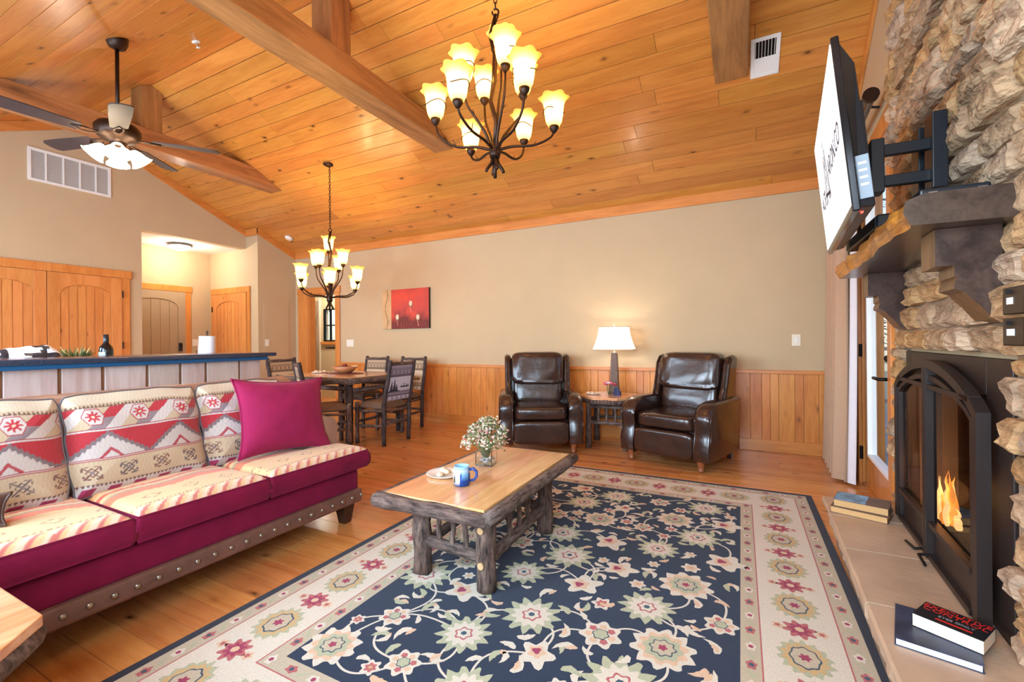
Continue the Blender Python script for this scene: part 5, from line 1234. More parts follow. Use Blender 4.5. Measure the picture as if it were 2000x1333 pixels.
# ------------------------------------------------------------ painting
pt = thing('canvas_painting', 'red canvas painting with three pale flowers on the back wall', 'painting', (-4.475, YB - 0.001, 1.36))
NU, NV = 130, 90; us, vs_ = np.meshgrid(np.linspace(0, 1, NU + 1), np.linspace(0, 1, NV + 1)); u = us.ravel(); v = vs_.ravel()
col = np.zeros((len(u), 3)); red1, red2, dk = c3(220, 84, 66), c3(184, 78, 72), c3(112, 54, 52)
nz = np.array([noise.noise(Vector((a * 4, b_ * 3, 1))) + 0.5 * noise.noise(Vector((a * 11, b_ * 6, 4))) for a, b_ in zip(u, v)])
k = np.clip(0.5 + 0.6 * nz + 0.5 * (u - 0.55), 0, 1)[:, None]; col = red1 * (1 - k) + red2 * k
k = np.clip((0.46 - v + 0.14 * nz - 0.25 * np.abs(u - 0.5)) * 5, 0, 1)[:, None]; col = col * (1 - k) + dk * k
k = (np.abs(np.sin(u * 60 + nz * 3)) < 0.10) & (v < 0.38 + 0.1 * nz); col[k] = c3(150, 84, 74)
tn = u < 0.20; col[tn] = (c3(206, 170, 124)[None] * (1 + 0.18 * nz[tn])[:, None]); st = tn & (np.abs(u - 0.09 - 0.03 * np.sin(v * 9)) < 0.006); col[st] = c3(120, 92, 62)
for cx, cy in ((0.62, 0.63), (0.33, 0.30), (0.77, 0.28)):
    d = ((u - cx) / 0.032) ** 2 + ((v - cy) / 0.065) ** 2; col[d < 1] = c3(242, 206, 180); k = (d >= 1) & (d < 2.2) & (v < cy); col[k] = c3(120, 92, 66)
    stt = (np.abs(u - cx - 0.01 * np.sin(v * 20)) < 0.005) & (v < cy - 0.06) & (v > cy - 0.22); col[stt] = c3(214, 150, 130)
b = MB(); b.v = [((a - 0.5) * 0.885, -0.0405, c_ * 0.595) for a, c_ in zip(u, v)]
b.f = [(j * (NU + 1) + i, j * (NU + 1) + i + 1, (j + 1) * (NU + 1) + i + 1, (j + 1) * (NU + 1) + i) for j in range(NV) for i in range(NU)]; b.m = [0] * len(b.f)
b.build('painted_face', vcol('canvas_paint', 0.6, 0.0, 0.2, 120), pt, col=col)
MB().box(-0.4425, 0.4425, -0.04, 0, 0, 0.595).build('canvas_edge', plain('dark_canvas_edge', rgb(58, 32, 26), 0.7), pt)

# ------------------------------------------------------------ kitchen bar and what stands on it
kb = thing('kitchen_bar', 'raised kitchen bar with whitewashed boards under a dark blue laminate top', 'bar counter', (-3.65, 1.0, 0))
m_lam = plain('dark_blue_laminate', rgb(46, 56, 74), 0.22, var=0.35, scale=90, coat=0.3)
m_mold = plain('blue_lit_moulding', rgb(24, 92, 140), 0.35, var=0.04)  # dark moulding, the blue daylight on it is put into its colour
m_ww = wood('whitewashed_board', rgb(214, 194, 184), rgb(190, 162, 150), rgb(110, 84, 100), 'Z', 0.45, 4, 0.5, 0.06)
m_bbat = plain('brown_batten', rgb(158, 112, 76), 0.6, var=0.1)
MB().box(-0.36, 0.20, -1.2, 1.43, 1.052, 1.083).build('counter_top', m_lam, kb, bevel=0.008)
MB().box(-0.02, 0.155, -1.2, 1.385, 1.022, 1.052).build('moulding', m_mold, kb, bevel=0.006)
MB().box(-0.14, 0.08, -1.2, 1.36, 0, 1.04).build('body', m_bbat, kb)
y = -0.9; rr = random.Random(5)
while y < 1.35:
    w = rr.choice((0.20, 0.235, 0.17, 0.25)); y1 = min(y + w, 1.36)
    if y1 - y > 0.04: MB().box(0.08, 0.098, -(y1 - y) / 2 + 0.009, (y1 - y) / 2 - 0.009, 0.02, 1.022).build('board', m_ww, kb, (0, (y + y1) / 2, 0), bevel=0.003)
    y = y1
kc = thing('kitchen_counter', 'lower kitchen counter hidden behind the raised bar', 'counter', (-4.12, 1.0, 0))
MB().box(-0.33, 0.328, -1.2, 1.40, 0.877, 0.915).build('counter_top', m_lam, kc, bevel=0.006)
for k in range(4): MB().box(-0.30, 0.325, -1.2 + k * 0.64, -1.2 + k * 0.64 + 0.636, 0.0, 0.876).build('cabinet_box', m_door, kc)
# bottle, plant, bag, paper towels
def Z(v): return v + 0.9155
t = thing('wine_bottle', 'dark wine bottle with a pale label behind the kitchen bar', 'bottle', (-4.2, 1.585, Z(0)))
MB().lathe([(0.0, 0.0), (0.040, 0.0), (0.042, 0.006), (0.042, 0.20), (0.038, 0.228), (0.024, 0.245), (0.0155, 0.26), (0.0145, 0.31), (0.016, 0.318), (0.0, 0.318)], (0, 0, 0), 22).build('glass_body', plain('dark_bottle_glass', rgb(16, 18, 22), 0.08, var=0.05), t, smooth=True)
MB().lathe([(0.0155, 0.262), (0.0168, 0.266), (0.0165, 0.32), (0.0, 0.3205)], (0, 0, 0), 16).build('foil_capsule', m_plastic, t, smooth=True)
vs = []; 
for z in (0.08, 0.19):
    for k in range(9): w = R(-110 + k * 10); vs.append((0.0425 * math.cos(w), 0.0425 * math.sin(w), z))
MB().add(vs, [(k, k + 1, k + 10, k + 9) for k in range(8)]).build('label', plain('bottle_label', rgb(186, 206, 216), 0.6), t, smooth=True)
def tuft(par, n_, r, h, mats, seed, leaf=0.03, wid=0.004, up=0.6):
    rr = random.Random(seed); b = MB()
    for k in range(n_):
        a = rr.random() * 2 * PI; q = rr.random() ** 0.5 * r * 0.6; e = rr.random(); base_ = Vector((math.cos(a) * q * 0.5, math.sin(a) * q * 0.5, rr.random() * h * 0.4))
        dv = Vector((math.cos(a) * (0.4 + e), math.sin(a) * (0.4 + e), up + rr.random())).normalized(); L_ = leaf * (0.6 + rr.random() * 0.8); p = base_ + dv * (r * 0.9) * rr.random()
        sd = dv.cross(Vector((rr.random() - 0.5, rr.random() - 0.5, 1))).normalized() * wid
        b.add([p, p + dv * L_ * 0.5 + sd, p + dv * L_, p + dv * L_ * 0.5 - sd], [(0, 1, 2, 3)], rr.randrange(len(mats)))
    return b.build('foliage', mats, par)
m_g1 = plain('olive_leaf', rgb(122, 122, 74), 0.7, var=0.2); m_g2 = plain('straw_leaf', rgb(196, 184, 120), 0.7, var=0.2); m_g3 = plain('green_leaf', rgb(84, 112, 66), 0.6, var=0.2)
m_p1 = plain('cream_blossom', rgb(226, 212, 186), 0.7, var=0.1); m_p2 = plain('dusty_rose_blossom', rgb(178, 120, 110), 0.7, var=0.15)
t = thing('small_plant', 'low spiky green plant behind the kitchen bar beside the wine bottle', 'plant', (-4.30, 1.45, Z(0)))
MB().lathe([(0.0, 0.0), (0.055, 0.0), (0.075, 0.11), (0.068, 0.11), (0.06, 0.09), (0, 0.09)], (0, 0, 0), 16).build('pot', m_wleg, t)
fo = tuft(t, 420, 0.07, 0.05, [m_g1, m_g2, m_g3], 4, 0.075, 0.004); fo.location = (0, 0, 0.09)
t = thing('paper_bag', 'crumpled black and white paper bag standing behind the kitchen bar', 'bag', (-4.2, 1.16, Z(0)))
b = MB(); N = 20
def bagf(u, v):
    w = 2 * PI * u; x = (v - 0.5) * 0.35; rr_ = 0.13 * (1 - abs(2 * v - 1) ** 5) ** 0.5 * (0.75 + 0.25 * v) + 0.004
    rr_ *= 1 + 0.18 * noise.noise(Vector((math.cos(w) * 2, math.sin(w) * 2, v * 6)))
    return (rr_ * 1.1 * math.cos(w), x, 0.1255 + rr_ * 0.93 * math.sin(w))
b.grid(28, 22, bagf)
b.m = [1 if (noise.noise(Vector((p[0] * 16, p[1] * 13, p[2] * 16))) > 0.16 or b.v[f_[0]][1] < -0.10 and noise.noise(Vector((p[0] * 40, p[1] * 40, 2))) > -0.15) else 0 for f_ in b.f for p in [b.v[f_[0]]]]
b.build('crumpled_paper', [plain('white_wrapper', rgb(236, 236, 242), 0.5, var=0.04), plain('black_wrapper', rgb(40, 40, 48), 0.4)], t, smooth=True)
t = thing('paper_towel_holder', 'white paper towel roll on a black wire stand behind the kitchen bar', 'paper towels', (-4.14, 2.26, Z(0)))
MB().lathe([(0.0, 0.004), (0.06, 0.004), (0.062, 0.0)], (0, 0, 0), 20).build('wire_base', m_black, t)
MB().tube([(0, 0, 0.0), (0, 0, 0.325), (0.014, 0, 0.34), (0, 0, 0.355), (-0.014, 0, 0.34), (0, 0, 0.325)], 0.0035, 6).build('wire_post', m_black, t)
MB().lathe([(0.018, 0.006), (0.06, 0.006), (0.06, 0.31), (0.018, 0.31)], (0, 0, 0), 24).build('paper_roll', plain('paper_white', rgb(244, 244, 250), 0.85), t, smooth=False)
MB().add([(0.058, -0.02, 0.006), (0.03, -0.095, 0.006), (0.03, -0.09, 0.23), (0.054, -0.03, 0.31)], [(0, 1, 2, 3)]).build('loose_sheet', MATS['paper_white'], t)
MB().tube([(0.02, -0.09, 0.004), (0.02, -0.10, 0.15), (0.02, -0.095, 0.19)], 0.003, 6).build('wire_arm', m_black, t)

# ------------------------------------------------------------ lamp and small things on the tables
HT = 0.556
lt = thing('table_lamp', 'table lamp with a flared white shade and tapered brown base between the recliners', 'lamp', (-1.27, 5.02, HT), R(4))
m_lb = plain('bronze_lamp_base', rgb(98, 70, 54), 0.4, 0.2, var=0.3, scale=60, bump=0.3)
def frus(b, w0, w1, z0, z1, mi=0): b.add([(a * w0, c * w0, z0) for a, c in ((-1, -1), (1, -1), (1, 1), (-1, 1))] + [(a * w1, c * w1, z1) for a, c in ((-1, -1), (1, -1), (1, 1), (-1, 1))], [(3, 2, 1, 0), (4, 5, 6, 7), (0, 1, 5, 4), (1, 2, 6, 5), (2, 3, 7, 6), (3, 0, 4, 7)], mi)
b = MB(); frus(b, 0.062, 0.062, 0.0, 0.02); b.build('foot', m_wleg, lt, bevel=0.003)
b = MB(); frus(b, 0.05, 0.031, 0.02, 0.455); b.build('column', m_lb, lt, bevel=0.003)
MB().lathe([(0.03, 0.455), (0.022, 0.47), (0.01, 0.475), (0.01, 0.50)], (0, 0, 0), 16).build('neck', m_chrome, lt, smooth=True)
m_shd = shade_mat('linen_shade', 0.3, 0)
for n_ in m_shd.node_tree.nodes:
    if n_.type == 'EMISSION': n_.inputs[0].default_value = (1, 0.84, 0.72, 1)
    if n_.type in ('BSDF_TRANSLUCENT', 'BSDF_DIFFUSE'): n_.inputs[0].default_value = (0.9, 0.84, 0.78, 1)
sv = []; K = 8
def shp(t): return 0.155 + (0.222 - 0.155) * (1 - t) ** 1.7
for j in range(K + 1):
    t_ = j / K; w = shp(t_); z = 0.495 + 0.255 * t_; d = w * 0.74; cth = w * 0.16
    for x, y in ((-w + cth, -d), (w - cth, -d), (w, -d + cth), (w, d - cth), (w - cth, d), (-w + cth, d), (-w, d - cth), (-w, -d + cth)): sv.append((x, y, z))
sh_ = MB().add(sv, [(j * 8 + k, j * 8 + (k + 1) % 8, (j + 1) * 8 + (k + 1) % 8, (j + 1) * 8 + k) for j in range(K) for k in range(8)]).build('shade', m_shd, lt)
for j in (0, K): MB().tube([sv[j * 8 + k % 8] for k in range(9)], 0.004, 6).build('shade_trim', plain('shade_trim', rgb(190, 160, 140), 0.7) if j == 0 else MATS['shade_trim'], sh_)
MB().lathe([(0.004, 0.74), (0.006, 0.76), (0.011, 0.772), (0.006, 0.785), (0, 0.79)], (0, 0, 0), 12).build('finial', m_ivory, lt, smooth=True)
MB().sphere((0, 0, 0.60), 0.03, 12, 8).build('bulb', m_bulb, lt, smooth=True)
point('table_lamp_bulb', (-1.27, 5.02, HT + 0.66), 5.0, (1, 0.82, 0.62), 0.03)
t = thing('drinking_glass', 'small clear glass on the lamp table holding pink flowers', 'glass', (-1.275, 4.80, HT))
MB().lathe([(0.0, 0.003), (0.03, 0.003), (0.034, 0.09), (0.036, 0.09), (0.032, 0.0), (0, 0)], (0, 0, 0), 18).build('glass', m_glass, t, smooth=True)
b = MB(); rr = random.Random(8); mm = [plain('pink_petal', rgb(206, 60, 104), 0.6, var=0.15), plain('white_petal', rgb(244, 226, 220), 0.6), m_g3]
for k in range(7): b.tube([(0.01 * math.cos(k), 0.01 * math.sin(k), 0.01), (0.03 * math.cos(k * 0.9), 0.03 * math.sin(k * 0.9), 0.12)], 0.002, 5, 2)
for k in range(9):
    a = k * 2.4; q = 0.016 * k ** 0.6; cx, cy, cz = q * math.cos(a), q * math.sin(a), 0.145 - 0.003 * k
    for j in range(9):
        w = j * 2 * PI / 9; b.sphere((cx + 0.014 * math.cos(w), cy + 0.014 * math.sin(w), cz + 0.006 * (j % 2)), 0.010, 6, 4, 0 if k not in (2, 6) else 1, (1, 1, 0.6))
    b.sphere((cx, cy, cz + 0.008), 0.009, 6, 4, 1 if k % 3 else 0)
tag(b.build('flower_bouquet', mm, None, (-1.275, 4.80, HT), smooth=True), 'pink and white flower bunch standing in the small glass', 'flowers')
t = thing('folded_card', 'dark blue folded card behind the flowers on the lamp table', 'card', (-1.215, 4.86, HT))
b = MB(); b.add([(-0.03, 0, 0), (0.05, -0.012, 0), (0.03, -0.01, 0.085), (-0.02, 0, 0.08)], [(0, 1, 2, 3)]); b.add([(-0.03, 0.004, 0), (0.05, -0.008, 0), (0.05, 0.05, 0), (0.03, -0.006, 0.085), (-0.02, 0.004, 0.08)], [(0, 2, 3, 4)]); b.build('card', plain('navy_card', rgb(40, 46, 86), 0.5), t)
def plate_stones(name, label, loc, r, n_, seed, mat, cat):
    t = thing(name, label, cat, loc)
    MB().lathe([(0.0, 0.0), (r * 0.6, 0.0), (r * 0.85, 0.006), (r, 0.014), (r * 0.98, 0.016), (r * 0.84, 0.009), (0.0, 0.005)], (0, 0, 0), 30).build('dish', plain('white_ceramic_' + name, rgb(232, 224, 212), 0.25), t, smooth=True)
    rr = random.Random(seed)
    for k in range(n_):
        a = k * 2.4; q = r * 0.62 * (k / n_) ** 0.5 * 1.1; sc = rr.uniform(0.19, 0.24) * r
        o = MB().lathe([(0.0, -sc * 0.52), (sc * 0.8, -sc * 0.5), (sc * 1.1, -sc * 0.1), (sc * 0.95, sc * 0.3), (sc * 0.5, sc * 0.56), (0.0, sc * 0.62)], (0, 0, 0), 14, 0, 0, 0).build('pastry', mat, None, (loc[0] + q * math.cos(a), loc[1] + q * math.sin(a), loc[2] + 0.007 + sc * 0.52), a, smooth=True)
        o.scale = (1.15, 0.85, 1); tag(o, 'pale pastry on the ' + label.split(' on the ')[-1].split('beside the mug')[0] + ' plate' if 'roll beside' not in label else 'pale bread roll on the plate beside the mug', 'pastry', 'pastries on ' + name + str(seed))
    return t
m_roll = plain('pale_pastry', rgb(236, 206, 172), 0.7, var=0.12, scale=30)
plate_stones('pastry_plate', 'white plate of pale pastries on the lamp table', (-1.47, 4.86, HT), 0.085, 5, 1, m_roll, 'plate of pastries')
plate_stones('pastry_plate', 'white plate with a bread roll beside the mug on the coffee table', (-1.43, 1.985, ZT), 0.10, 4, 2, m_roll, 'plate of pastries')
# mug
mg = thing('mug', 'blue and cream glazed pottery mug with a pine tree on the coffee table', 'mug', (-1.255, 1.885, ZT))
prof = [(0.034, 0.0), (0.040, 0.004), (0.043, 0.03), (0.0415, 0.06), (0.037, 0.078), (0.036, 0.088), (0.039, 0.098), (0.036, 0.098), (0.033, 0.088), (0.034, 0.07), (0.036, 0.03), (0.0, 0.012)]
NW = 60; b = MB(); cols = []
for i, (r_, z) in enumerate(prof):
    for j in range(NW):
        w = 2 * PI * j / NW; b.v.append((r_ * math.cos(w), r_ * math.sin(w), z))
        da = math.atan2(math.sin(w - R(-110)), math.cos(w - R(-110))); drip = 0.062 + 0.012 * math.sin(3 * w)
        if i >= 4 and i < 12: c_ = c3(150, 196, 224) if i >= 5 else c3(186, 206, 216)
        elif abs(da) < 0.75 and 1 < i < 4: c_ = c3(226, 218, 196)
        else: c_ = c3(28, 66, 138) if z < drip else c3(120, 170, 210)
        cols.append(c_)
n_ = len(prof)
b.f = [(i * NW + j, i * NW + (j + 1) % NW, (i + 1) * NW + (j + 1) % NW, (i + 1) * NW + j) for i in range(n_ - 1) for j in range(NW)] + [tuple(reversed(range(NW)))]; b.m = [0] * len(b.f)
b.build('cup', vcol('glazed_pottery', 0.12, 0.0, 0.0), mg, smooth=True, col=np.array(cols))
MB().tube([(0.036 * 0.90 + dx, 0.036 * 0.42 + dx * 0.466, z) for dx, z in ((0.0, 0.078), (0.022, 0.082), (0.036, 0.066), (0.036, 0.044), (0.024, 0.026), (0.004, 0.022))], [0.0075, 0.008, 0.008, 0.0075, 0.007, 0.006], 8).build('handle', plain('cobalt_glaze', rgb(40, 70, 140), 0.12), mg, smooth=True)
b = MB(); cw = R(-112)
for q, (z0, hw_) in enumerate(((0.022, 0.011), (0.032, 0.009), (0.042, 0.006))):
    e = Vector((-math.sin(cw), math.cos(cw), 0)); o_ = Vector((math.cos(cw), math.sin(cw), 0)) * 0.0437
    b.add([o_ + e * -hw_ + Vector((0, 0, z0)), o_ + e * hw_ + Vector((0, 0, z0)), o_ + Vector((0, 0, z0 + 0.016))], [(0, 1, 2)])
b.build('pine_tree_emblem', plain('emblem_ink', rgb(70, 74, 70), 0.5), mg)
# square vase with dried flowers
t = thing('flower_vase', 'square clear glass vase with white pebbles on the coffee table', 'vase', (-1.335, 2.265, ZT), R(12))
b = MB(); w = 0.05; h_ = 0.085
for x0, x1, y0, y1 in ((-w, w, -w, -w + 0.005), (-w, w, w - 0.005, w), (-w, -w + 0.005, -w + 0.005, w - 0.005), (w - 0.005, w, -w + 0.005, w - 0.005)): b.box(x0, x1, y0, y1, 0.0, h_)
b.box(-w, w, -w, w, 0, 0.006); b.build('glass_cube', m_glass2, t)
b = MB(); rr = random.Random(2)
for k in range(26): b.sphere((rr.uniform(-0.034, 0.034), rr.uniform(-0.034, 0.034), 0.016 + rr.random() * 0.03), 0.011, 6, 4, 0, (1, 1, 0.7))
pb = b.build('pebbles', plain('white_pebble', rgb(214, 212, 208), 0.5, var=0.1), t, smooth=True); pb['kind'] = 'stuff'
b = MB(); mm = [m_g1, m_g3, m_p1, m_p2]
for k in range(70):
    a = rr.random() * 2 * PI; e = rr.random() ** 0.6; tip = Vector((math.cos(a) * 0.125 * e, math.sin(a) * 0.125 * e, 0.125 + 0.125 * (1 - e * e) + rr.uniform(-0.015, 0.02)))
    b.tube([(0.012 * math.cos(a), 0.012 * math.sin(a), 0.04), tip * 0.6 + Vector((0, 0, 0.05)), tip], 0.0016, 4, 0)
    for j in range(20):
        q = tip + Vector((rr.uniform(-1, 1), rr.uniform(-1, 1), rr.uniform(-1.2, 0.8))) * 0.024; dv = Vector((rr.uniform(-1, 1), rr.uniform(-1, 1), rr.uniform(-0.3, 1))).normalized() * rr.uniform(0.012, 0.026); sd = dv.orthogonal().normalized() * 0.0065
        b.add([q, q + dv * 0.5 + sd, q + dv, q + dv * 0.5 - sd], [(0, 1, 2, 3)], rr.choice((0, 0, 1, 2, 2, 2, 3)))
tag(b.build('dried_flowers', mm, None, (-1.335, 2.265, ZT), R(12)), 'bushy bunch of cream and rose dried flowers on the coffee table', 'flowers')
# dining table things
DZ = 0.7555
t = thing('fruit_bowl', 'wooden bowl on the dining table holding dark red fruit', 'bowl', (-4.60, 4.20, DZ + 0.004))
MB().lathe([(0.0, 0.0), (0.07, 0.0), (0.12, 0.035), (0.165, 0.09), (0.158, 0.09), (0.112, 0.042), (0.06, 0.012), (0.0, 0.01)], (0, 0, 0), 28).build('bowl', plain('bowl_wood', rgb(196, 130, 84), 0.4, var=0.12, scale=10), t, smooth=True)
m_fr = plain('dark_red_fruit', rgb(112, 30, 44), 0.25, var=0.2)
for k in range(7):
    a = k * 2 * PI / 6; q = 0.062 if k < 6 else 0
    f_ = thing('fruit', 'dark red fruit piled in the wooden bowl on the dining table', 'fruit', (-4.60 + q * math.cos(a), 4.20 + q * math.sin(a), DZ + (0.065 if k < 6 else 0.098)), group='fruit in the bowl')
    MB().lathe([(0.0, -0.028), (0.016, -0.027), (0.03, -0.012), (0.033, 0.004), (0.026, 0.022), (0.010, 0.028), (0.0, 0.024)], (0, 0, 0), 14).build('flesh', m_fr, f_, smooth=True)
    MB().tube([(0, 0, 0.022), (0.004, 0, 0.04)], 0.002, 5).build('stalk', m_wleg, f_)
tag(MB().prism([(0.30 * math.cos(a) * (1 if abs(math.cos(a)) > 0.2 else 1), 0.17 * math.sin(a)) for a in [2 * PI * k / 28 for k in range(28)]], 0, 0.003, lambda u, v, a: (u, v, a)).build('table_runner', plain('red_brown_mat', rgb(120, 62, 54), 0.9, var=0.25, scale=40), None, (-4.60, 4.20, DZ + 0.0005), R(-3)), 'oval red-brown woven mat under the fruit bowl', 'table mat')
plate_stones('bread_plate', 'white plate of bread rolls on the far left of the dining table', (-5.02, 4.16, DZ), 0.11, 6, 3, m_roll, 'plate of bread')

# ------------------------------------------------------------ books on the hearth
def book(name, label, loc, rot, w, d, th, cover, pages, hard=True):
    t = thing(name, label, 'book', loc, rot, 'books on the hearth')
    c = 0.002
    MB().box(-w / 2, w / 2, -d / 2, d / 2, 0, c).build('back_cover', cover, t); MB().box(-w / 2, w / 2, -d / 2, d / 2, th - c, th).build('front_cover', cover, t)
    MB().box(-w / 2, w / 2, d / 2 - c, d / 2, c, th - c).build('spine', cover, t)
    e = 0.004 if hard else 0.0005
    MB().box(-w / 2 + e, w / 2 - e, -d / 2 + e, d / 2 - c, c, th - c).build('page_block', pages, t)
    return t
m_pg = plain('page_cream', rgb(228, 214, 190), 0.8, var=0.05, scale=200, stretch=(1, 1, 30)); m_pgo = plain('aged_pages', rgb(206, 160, 104), 0.8, var=0.08, scale=200, stretch=(1, 1, 30)); m_pgw = plain('white_pages', rgb(240, 240, 244), 0.8, var=0.03)
bz = 0.2505
m_bd = plain('brown_dust_jacket', rgb(110, 84, 66), 0.5, var=0.2, scale=10); m_bn = plain('navy_photo_cover', rgb(52, 60, 84), 0.35, var=0.6, scale=14); m_bb = plain('black_cover', rgb(24, 24, 30), 0.3, var=0.2)
book('book', 'lower thick book of the pair at the far end of the hearth', (0.548, 2.875, bz), R(-20), 0.235, 0.165, 0.032, m_bd, m_pgo)
k = book('book', 'upper thick book with a blue picture cover at the far end of the hearth', (0.554, 2.885, bz + 0.0325), R(-17), 0.225, 0.158, 0.036, m_bd, m_pgo)
MB().box(-0.11, 0.02, -0.077, 0.075, 0.0361, 0.0364).build('cover_picture', plain('blue_cover_art', rgb(110, 156, 190), 0.4, var=0.7, scale=18), k)
book('book', 'lower hardcover with a dark photo jacket on the near hearth', (0.515, 1.775, bz), R(-14), 0.185, 0.225, 0.022, m_bn, m_pgw)
k = book('book', 'thick paperback with red lettering on top of the near hearth stack', (0.558, 1.785, bz + 0.0225), R(-32), 0.155, 0.11, 0.04, m_bb, m_pg, False)
m_rl = plain('red_letter', rgb(206, 40, 34), 0.4); m_gl = plain('grey_letter', rgb(150, 150, 152), 0.4)
def cov(body, size, x, y, m): text('title_lettering', body, size, Matrix.Translation((x, y, 0.0402)), m, k, 0.0002)
cov('EXECUTIVE', 0.030, 0.0, 0.036, m_rl); cov('CONTROL', 0.030, 0.0, 0.014, m_rl); cov('EYES ONLY', 0.016, 0.01, -0.012, m_gl)
MB().box(-0.03, 0.05, -0.038, -0.03, 0.0401, 0.0404).build('red_stroke', m_rl, k)

# ------------------------------------------------------------ rug with woven floral pattern
rg = thing('area_rug', 'large navy floral rug with cream palmette borders', 'rug', (-0.7525, 2.26, 0.0005))
RX0, RX1, RY0, RY1 = -1.2025, 1.2025, -1.64, 1.64
def pile(nm, c, var=0.1):
    return plain(nm, c, 0.95, var=var, scale=140, bump=0.5, bscale=420, sheen=0.15, spec=0.1)
mN, mCr, mBe, mEd = pile('navy_pile', rgb(20, 38, 64), 0.2), pile('cream_pile', rgb(222, 212, 192)), pile('beige_pile', rgb(196, 182, 154)), pile('dark_edge_pile', rgb(34, 36, 52))
mRo, mSa, mPe, mGo, mMa, mBl = pile('rose_pile', rgb(186, 100, 98)), pile('sage_pile', rgb(182, 184, 150)), pile('peach_pile', rgb(222, 186, 152)), pile('gold_pile', rgb(206, 174, 120)), pile('magenta_pile', rgb(160, 50, 84)), pile('teal_pile', rgb(58, 82, 96))
def frame(b, o, z, mi, x0, x1, y0, y1, i):
    b.box(x0, x1, y0, y0 + i, 0, z, mi); b.box(x0, x1, y1 - i, y1, 0, z, mi); b.box(x0, x0 + i, y0 + i, y1 - i, 0, z, mi); b.box(x1 - i, x1, y0 + i, y1 - i, 0, z, mi)
Zp = 0.007
b = MB(); frame(b, 0, Zp, 0, RX0, RX1, RY0, RY1, 0.04); b.build('edge_binding', mEd, rg)
b = MB(); frame(b, 0, Zp, 0, RX0 + 0.04, RX1 - 0.04, RY0 + 0.04, RY1 - 0.04, 0.075); b.build('outer_guard', mBe, rg)
b = MB(); frame(b, 0, Zp, 0, RX0 + 0.115, RX1 - 0.115, RY0 + 0.115, RY1 - 0.115, 0.275); b.build('main_border', mCr, rg)
b = MB(); frame(b, 0, Zp, 0, RX0 + 0.39, RX1 - 0.39, RY0 + 0.39, RY1 - 0.39, 0.07); b.build('inner_guard', mBe, rg)
FX0, FX1, FY0, FY1 = RX0 + 0.46, RX1 - 0.46, RY0 + 0.46, RY1 - 0.46
MB().box(FX0, FX1, FY0, FY1, 0, Zp).build('field', mN, rg)
b = MB()
for i in (0.113, 0.388): frame(b, 0, Zp + 0.0005, 0, RX0 + i, RX1 - i, RY0 + i, RY1 - i, 0.005)
b.build('guard_line', mRo, rg)
FM = [mCr, mPe, mSa, mRo, mGo, mBl, mMa, mBe]; pat = MB(); vin = MB()
rr = random.Random(77)
def lob(c, r, n_, amp, z, mi, rot=0.0, sx=1.0, sy=1.0, mb=None, ang_=0.0, jag=0.0):
    K = max(24, n_ * 6); vs = [(c[0], c[1], z)]; ca, sa = math.cos(ang_), math.sin(ang_)
    for k in range(K):
        w = 2 * PI * k / K; q = r * (1 + amp * math.cos(n_ * w + rot)) * (1 + jag * (0.5 - (k * 7 % 5) / 4))
        x, y = q * math.cos(w) * sx, q * math.sin(w) * sy
        vs.append((c[0] + x * ca - y * sa, c[1] + x * sa + y * ca, z))
    (mb or pat).add(vs, [(0, 1 + k, 1 + (k + 1) % K) for k in range(K)], mi)
def flower(c, r, kind, a=0.0):
    z = Zp
    if kind == 0:
        lob(c, r, 10, 0.13, z + 0.0006, 0, 0, jag=0.06, ang_=a); lob(c, r * 0.78, 10, 0.12, z + 0.0011, 1, PI); lob(c, r * 0.62, 8, 0.1, z + 0.0016, 2); lob(c, r * 0.42, 8, 0.12, z + 0.0021, 5); lob(c, r * 0.37, 8, 0.12, z + 0.0026, 7); lob(c, r * 0.14, 5, 0.2, z + 0.0031, 6)
    elif kind == 1:
        lob(c, r, 12, 0.18, z + 0.0006, 2, 0, jag=0.08, ang_=a); lob(c, r * 0.7, 12, 0.15, z + 0.0011, 0); lob(c, r * 0.36, 6, 0.15, z + 0.0016, 3); lob(c, r * 0.28, 6, 0.15, z + 0.0021, 0); lob(c, r * 0.12, 6, 0.1, z + 0.0026, 5)
    elif kind == 2:
        lob(c, r, 7, 0.16, z + 0.0006, 0, ang_=a)
        for k in range(7): w = 2 * PI * k / 7 + a; lob((c[0] + r * 0.62 * math.cos(w), c[1] + r * 0.62 * math.sin(w)), r * 0.2, 5, 0.1, z + 0.0011, 3 if k % 2 else 1)
        lob(c, r * 0.42, 6, 0.1, z + 0.0011, 5); lob(c, r * 0.36, 6, 0.1, z + 0.0016, 2)
    elif kind == 3:                                    # tulip palmette
        lob(c, r, 5, 0.26, z + 0.0006, 0, ang_=a, sx=1.15); lob((c[0] - 0.2 * r * math.cos(a), c[1] - 0.2 * r * math.sin(a)), r * 0.55, 5, 0.2, z + 0.0011, 1, ang_=a); lob((c[0] - 0.3 * r * math.cos(a), c[1] - 0.3 * r * math.sin(a)), r * 0.28, 3, 0.2, z + 0.0016, 6, ang_=a)
    elif kind == 4:
        lob(c, r, 8, 0.22, z + 0.0006, 3, ang_=a); lob(c, r * 0.66, 8, 0.25, z + 0.0011, 6); lob(c, r * 0.3, 8, 0.1, z + 0.0016, 1)
lc = [0]
def leaf(c, a, l, mi=0, curl=0.5):
    L = []; Rr = []; lc[0] += 1; lz = Zp + 0.0007 + (lc[0] % 30) * 0.00004
    for k in range(7):
        t_ = k / 6; w = a + curl * t_; x = c[0] + l * t_ * math.cos(w); y = c[1] + l * t_ * math.sin(w); h = 0.26 * l * math.sin(PI * (0.08 + 0.92 * t_)) * (1 + 0.25 * (k % 2))
        L.append((x - h * math.sin(w), y + h * math.cos(w), lz)); Rr.append((x + h * 0.6 * math.sin(w), y - h * 0.6 * math.cos(w), lz))
    pat.add(L + Rr, [(k, k + 7, k + 8, k + 1) for k in range(6)], mi)
